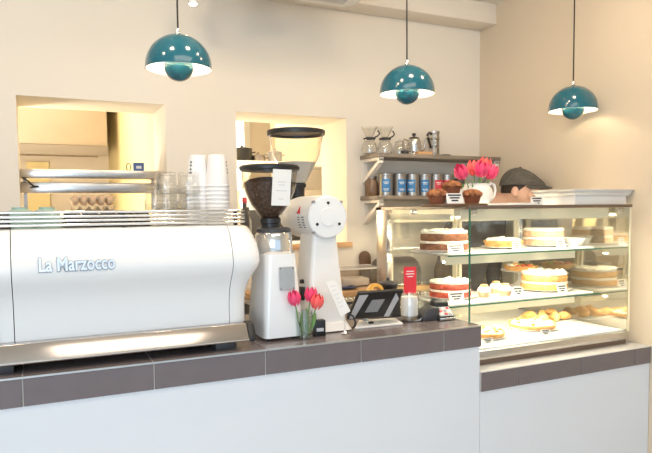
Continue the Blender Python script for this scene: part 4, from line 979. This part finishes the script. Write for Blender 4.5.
# ------------------------------------------------------------------ room seen through the second opening
struct(build('wall_storeroom', rbox(1.62, XW-.002, 4.25, 4.35, 0, ZC), mat('cream_paint', (.82, .74, .61), .8, vary=.02)))
o = thing('storeroom_window', 'bright frosted window of the back room beside cream wall', 'window', (0, 0, 0))
build('frame', MB().box(1.1, 1.9, 5.66, 5.70, 1.60, 1.66).box(1.1, 1.9, 5.66, 5.70, 2.44, 2.5).box(1.1, 1.16, 5.66, 5.7, 1.66, 2.44).box(1.84, 1.9, 5.66, 5.7, 1.66, 2.44), M_white, o)
build('pane', rbox(1.16, 1.84, 5.675, 5.685, 1.66, 2.44), mat('daylit_pane', (.9, .9, .9), .5, emit=(1, .95, .85), es=3.2), o)
zs_ = at(255, 161, y=3.95).z
o = thing('storeroom_shelf', 'cream shelf with pans on the back room wall', 'shelf')
build('board', rbox(1.22, 2.3, 3.92, 4.24, zs_-.03, zs_), M_bracket, o, bevel=.003)
for x in (1.35, 2.2): build('bracket', MB().prism([(4.24, zs_-.03), (4.0, zs_-.03), (4.24, zs_-.18)], x, x+.02, 'x'), M_bracket, o)
for px_, r, h, mm, lab in ((242, .07, .085, M_black, 'black cooking pot on the cream back room shelf'), (258, .05, .04, M_dsteel, 'low steel pan on the cream back room shelf'), (275, .05, .07, M_grey, 'grey lidded pot on the cream back room shelf')):
    x = X(px_, 4.05, 155); o = thing('cooking_pot', lab, 'pot', (x, 4.05, zs_), 0, 'pots on the back room shelf')
    build('pot_body', MB().lathe([(r*.95, 0), (r, .003), (r, h), (r*.95, h), (r*.93, .006), (0, .006)], 28), mm, o, True)
    build('lid', MB().lathe([(r*1.02, h), (r*1.02, h+.004), (r*.4, h+.014), (.01, h+.016), (.01, h+.028), (0, h+.03)], 28), mm, o, True)
    for s in (-1, 1): build('handle', MB().tube([(s*r, -.015, h*.75), (s*(r+.02), -.012, h*.8), (s*(r+.02), .012, h*.8), (s*r, .015, h*.75)], .004, 8), mm, o, True)
o = thing('steel_oven', 'stainless steel oven below the cream back room shelf', 'oven', (0, 0, 0))
zo = at(255, 186, y=3.75).z
build('oven_body', rbox(1.20, 2.25, 3.76, 4.24, 0, zs_-.20), M_steel, o, bevel=.004)
build('oven_door', rbox(1.24, 1.75, 3.745, 3.7595, 1.15, zs_-.33), M_dgrey, o, bevel=.004)
build('oven_door', rbox(1.78, 2.2, 3.745, 3.7595, 1.15, zs_-.33), M_dgrey, o, bevel=.004)
build('handle', MB().tube([(1.28, 3.73, zs_-.30), (2.18, 3.73, zs_-.30)], .008, 8), M_chrome, o, True)
for k in range(4): build('knob', MB().lathe([(.014, 0), (.014, .016), (0, .016)], 16, (1.35+.2*k, 3.76, zs_-.25), axis='y'), M_black, o, True)
x = X(239.5, YB+.12, 182); zz = at(239.5, 190, y=YB+.12)
bt = None
for px_, mcol, h, lab in ((241, M_lred, .25, 'red capped sauce bottle on the second opening sill'), (248, M_dgrey, .20, 'dark sauce bottle on the second opening sill')):
    x = X(px_, YB+.14, 190); o = thing('sauce_bottle', lab, 'bottle', (x+.018, YB+.14+(px_-241)*.012, ZS))
    build('bottle_body', MB().lathe([(.024, 0), (.026, .003), (.026, h*.62), (.012, h*.8), (.011, h*.9), (0, h*.9)], 24), M_dgrey if mcol is M_lred else M_grey, o, True)
    build('cap', MB().lathe([(.014, h*.9), (.014, h), (.01, h*1.02), (0, h*1.02)], 20), mcol, o, True)

# ------------------------------------------------------------------ person behind the case
def limb(mb, pts, rs):
    # tapered limb: a tube through the joints, rounded at each joint
    pts = [Vector(p) for p in pts]
    mb.tube(pts, rs, 16)
    for p, r in zip(pts, rs): mb.ball(p, r*1.0, 16, 10)
HC = at(519.5, 190, y=2.58); HC = Vector((HC.x, HC.y, HC.z))
F = Vector((.57, -.81, 0)).normalized(); Rr = Vector((F.y, -F.x, 0))    # facing, and the figure's right hand side
PB = Vector((2.21, 2.885, 0))                                             # between the feet
SD_ = Vector((.80, -.60, 0)); SS = Vector((.55, .12, 0)).normalized()
pel = PB+Vector((0, .01, .90)); sh = Vector((HC.x-.11, 2.805, 1.44)); nb = Vector((HC.x-.075, 2.755, 1.505)); hb = Vector((HC.x-.02, HC.y+.060, HC.z-.045))
lat = Vector((.98, .12, 0)).normalized(); dep = Vector((-lat.y, lat.x, 0)); LM = Matrix(((lat.x, dep.x, 0), (lat.y, dep.y, 0), (0, 0, 1)))
bodymb = MB()
KT = [(-.12, .150, .108), (.10, .148, .102), (.32, .134, .092), (.58, .148, .096), (.80, .160, .096), (.97, .140, .072)]
for q_ in range(23):
    t = -.12+1.09*q_/22
    for (t0_, a0_, b0_), (t1_, a1_, b1_) in zip(KT, KT[1:]):
        if t0_ <= t <= t1_+1e-6: f_ = (t-t0_)/(t1_-t0_); a, b = a0_+(a1_-a0_)*f_, b0_+(b1_-b0_)*f_; break
    p = pel.lerp(sh, t); e = MB().ball((0, 0, 0), (a, b, .07), 24, 14)
    bodymb.add([p+LM @ Vector(v) for v in e.v], e.f)
HANDS = []
limb(bodymb, [sh+Vector((0, -.01, -.02)), nb, hb], [.072, .060, .056])
for s in (-1, 1):
    hip = pel+lat*s*.085+Vector((0, 0, -.06)); kn = PB+lat*s*.095+Vector((.01, -.025, .49)); an = PB+lat*s*.10+Vector((0, .035, .085))
    limb(bodymb, [hip, hip.lerp(kn, .45), kn, kn.lerp(an, .35), an], [.088, .078, .056, .057, .040])
    limb(bodymb, [an+Vector((0, .02, -.04)), an+Vector((.02, -.06, -.045)), an+Vector((.04, -.115, -.052))], [.038, .040, .030])
    so = sh+lat*s*.155+Vector((0, 0, -.025)); el = so+lat*s*(.012 if s > 0 else .085)+Vector((0, .03, -.27)); wr = el+lat*s*(0 if s > 0 else .02)+Vector((0, -.05, -.225)); hd = wr+Vector((0, -.012, -.055))
    HANDS.append((wr, hd))
    limb(bodymb, [so, so.lerp(el, .5), el, el.lerp(wr, .4), wr], [.057, .048, .041, .039, .027])
    limb(bodymb, [wr, hd+Vector((0, .014, -.01)), hd+Vector((0, .016, -.03))], [.024, .022, .018]); limb(bodymb, [wr, hd+Vector((0, -.014, -.008)), hd+Vector((0, -.014, -.03))], [.024, .022, .018])
    for k in range(5):
        L = (.055, .072, .08, .074, .058)[k]
        if k == 0: q = [hd+Vector((0, -.020, .016)), hd+Vector((0, -.046, -.008)), hd+Vector((-s*.006, -.054, -.036))]
        else:
            p1 = hd+Vector((0, -.0345+.0215*k-.019, -.036)); q = [p1, p1+Vector((-s*.005, (k-2.5)*.004, -L*.5)), p1+Vector((-s*.020, (k-2.5)*.006, -L*.95))]
        limb(bodymb, q, [.0095, .0085, .0075])
def headfn(d):
    g = 1.0
    if d.z < -.2: g -= .10*(-d.z-.2)                    # jaw narrows
    if d.y < 0 and d.z < -.35: g += .10*(-d.y)*(-d.z)     # chin
    return g
hm = MB().ball((0, 0, 0), (.072, .092, .106), 32, 24, headfn)
hm.ball((0, -.098, -.015), (.012, .018, .020), 12, 8); hm.ball((0, -.094, .008), (.008, .010, .026), 10, 8)            # nose
hm.ball((0, -.088, -.052), (.020, .010, .007), 12, 8); hm.ball((0, -.086, -.062), (.018, .010, .006), 12, 8)           # lips
hm.ball((0, -.078, -.088), (.024, .018, .018), 12, 8)                                                                  # chin
for s in (-1, 1):
    hm.ball((s*.074, .008, -.012), (.009, .020, .030), 12, 10); hm.ball((s*.045, -.070, -.025), (.022, .018, .020), 12, 8)
    hm.ball((s*.032, -.080, .026), (.022, .010, .006), 10, 6)
tilt = Matrix.Rotation(math.atan2(F.x, -F.y), 4, 'Z')@Matrix.Rotation(.06, 4, 'X')
HM = Matrix.Translation(HC) @ tilt
hm.xf(HM); bodymb.add(hm.v, hm.f)
src = build('figure_source', bodymb, M_skin); rm = src.modifiers.new('remesh', 'REMESH'); rm.mode = 'VOXEL'; rm.voxel_size = .0055; sm = src.modifiers.new('smooth', 'SMOOTH'); sm.iterations = 4; sm.factor = .5
ev = bpy.data.meshes.new_from_object(src.evaluated_get(bpy.context.evaluated_depsgraph_get())); bpy.data.objects.remove(src)
bm = bmesh.new(); bm.from_mesh(ev); bm.verts.ensure_lookup_table(); seen = set(); isl = []
for v in bm.verts:
    if v.index in seen: continue
    st_ = [v]; comp = []; seen.add(v.index)
    while st_:
        q = st_.pop(); comp.append(q)
        for e in q.link_edges:
            t = e.other_vert(q)
            if t.index not in seen: seen.add(t.index); st_.append(t)
    isl.append(comp)
isl.sort(key=len)
for c in isl[:-1]: bmesh.ops.delete(bm, geom=c, context='VERTS')
bm.to_mesh(ev); bm.free()
pn = bpy.data.objects.new('person', ev); COL.objects.link(pn); ev.materials.clear(); ev.materials.append(M_skin)
for p in ev.polygons: p.use_smooth = True
tag(pn, 'person in grey tweed flat cap and charcoal top looking down behind cake case', 'person')
def garment(name, test, off, m):
    keep = [p for p in ev.polygons if test(p.center)]; ids = {}; mb = MB()
    for p in keep:
        q = []
        for i in p.vertices:
            if i not in ids: ids[i] = len(mb.v); v = ev.vertices[i]; mb.v.append(tuple(v.co+v.normal*off))
            q.append(ids[i])
        mb.f.append(tuple(q))
    return build(name, mb, m, pn, True)
wrz = .5*(pel.z+.0)
def is_hand(c): return any((c-hd_).length < .125 or (c-wr_).length < .05 for wr_, hd_ in HANDS) and ((c-pel).dot(lat) > .13 or (c-pel).dot(lat) < -.188)
garment('shirt', lambda c: .93 < c.z < 1.51 and c.y > 2.70 and not is_hand(c) and (c.z < 1.47 or (c-nb).length > .05), .007, M_shirt)
garment('trousers', lambda c: .10 < c.z < .945 and not is_hand(c), .008, M_trous)
garment('shoes', lambda c: c.z <= .105, .006, M_shoe)
# eyes, hair, cap
for s in (-1, 1): build('eye', MB().ball((s*.031, -.0835, .012), (.013, .008, .008), 12, 8).xf(HM), M_paper, pn, True); build('iris', MB().ball((s*.031, -.0895, .011), (.006, .004, .006), 10, 6).xf(HM), M_ink, pn, True)
for s in (-1, 1): build('eyebrow', MB().ball((s*.032, -.0895, .033), (.018, .004, .004), 10, 6).xf(HM), M_hair, pn, True)
hr = MB()
hr.v = []; nn, m2 = 32, 14
for k in range(m2+1):
    th = PI*k/m2*.56
    for i in range(nn):
        a = 2*PI*i/nn; front = max(0, -math.sin(a)); t2 = th*(1-.45*front); z = math.cos(t2)
        hr.v.append((.076*math.sin(t2)*math.cos(a), .004+.096*math.sin(t2)*math.sin(a), .109*z))
for k in range(m2):
    for i in range(nn): j = (i+1) % nn; hr.f.append((k*nn+i, k*nn+j, k*nn+nn+j, k*nn+nn+i))
build('hair', hr.xf(HM), M_hair, pn, True)
cm = MB(); nn, m2 = 36, 12
for k in range(m2+1):
    th = PI/2*k/m2
    for i in range(nn):
        a = 2*PI*i/nn; f_ = max(0, -math.sin(a)); b_ = max(0, math.sin(a))
        rx = .089*math.sin(th)**.75; ry = (.104+.038*f_)*math.sin(th)**.75
        z = .028+.094*math.cos(th)*(1-.62*f_*math.sin(th))-.010*b_*math.sin(th)
        cm.v.append((rx*math.cos(a), .006+ry*math.sin(a), z))
for k in range(m2):
    for i in range(nn): j = (i+1) % nn; cm.f.append((k*nn+i, k*nn+j, k*nn+nn+j, k*nn+nn+i))
cm.f.append(tuple(range(m2*nn, m2*nn+nn)))
cp_ = build('flat_cap', cm.xf(HM), M_tweed, pn, True)
bk = MB(); nn = 16
for j in range(4):
    for i in range(nn+1):
        a = -PI*(.14+.72*i/nn); e = j/3; bk.v.append((.084*math.cos(a)*(1-.05*e), .004+(.118+.056*e)*math.sin(a), .034-.014*e-.012*(math.cos(a))**2))
q = len(bk.v); bk.v += [(p[0], p[1], p[2]-.005) for p in bk.v]
for j in range(3):
    for i in range(nn): a = j*(nn+1)+i; bk.f += [(a, a+1, a+nn+2, a+nn+1), (q+a, q+a+nn+1, q+a+nn+2, q+a+1)]
for i in range(nn): a = 3*(nn+1)+i; bk.f.append((a, a+1, q+a+1, q+a))
build('peak', bk.xf(HM), M_tweed, cp_, True)
build('button', MB().ball((0, .004, .122), (.008, .008, .004), 12, 6).xf(HM), M_tweed, cp_, True)

for o in COL.objects:
    if o.name.startswith('printed_l') and o.parent: o['kind'] = 'stuff'
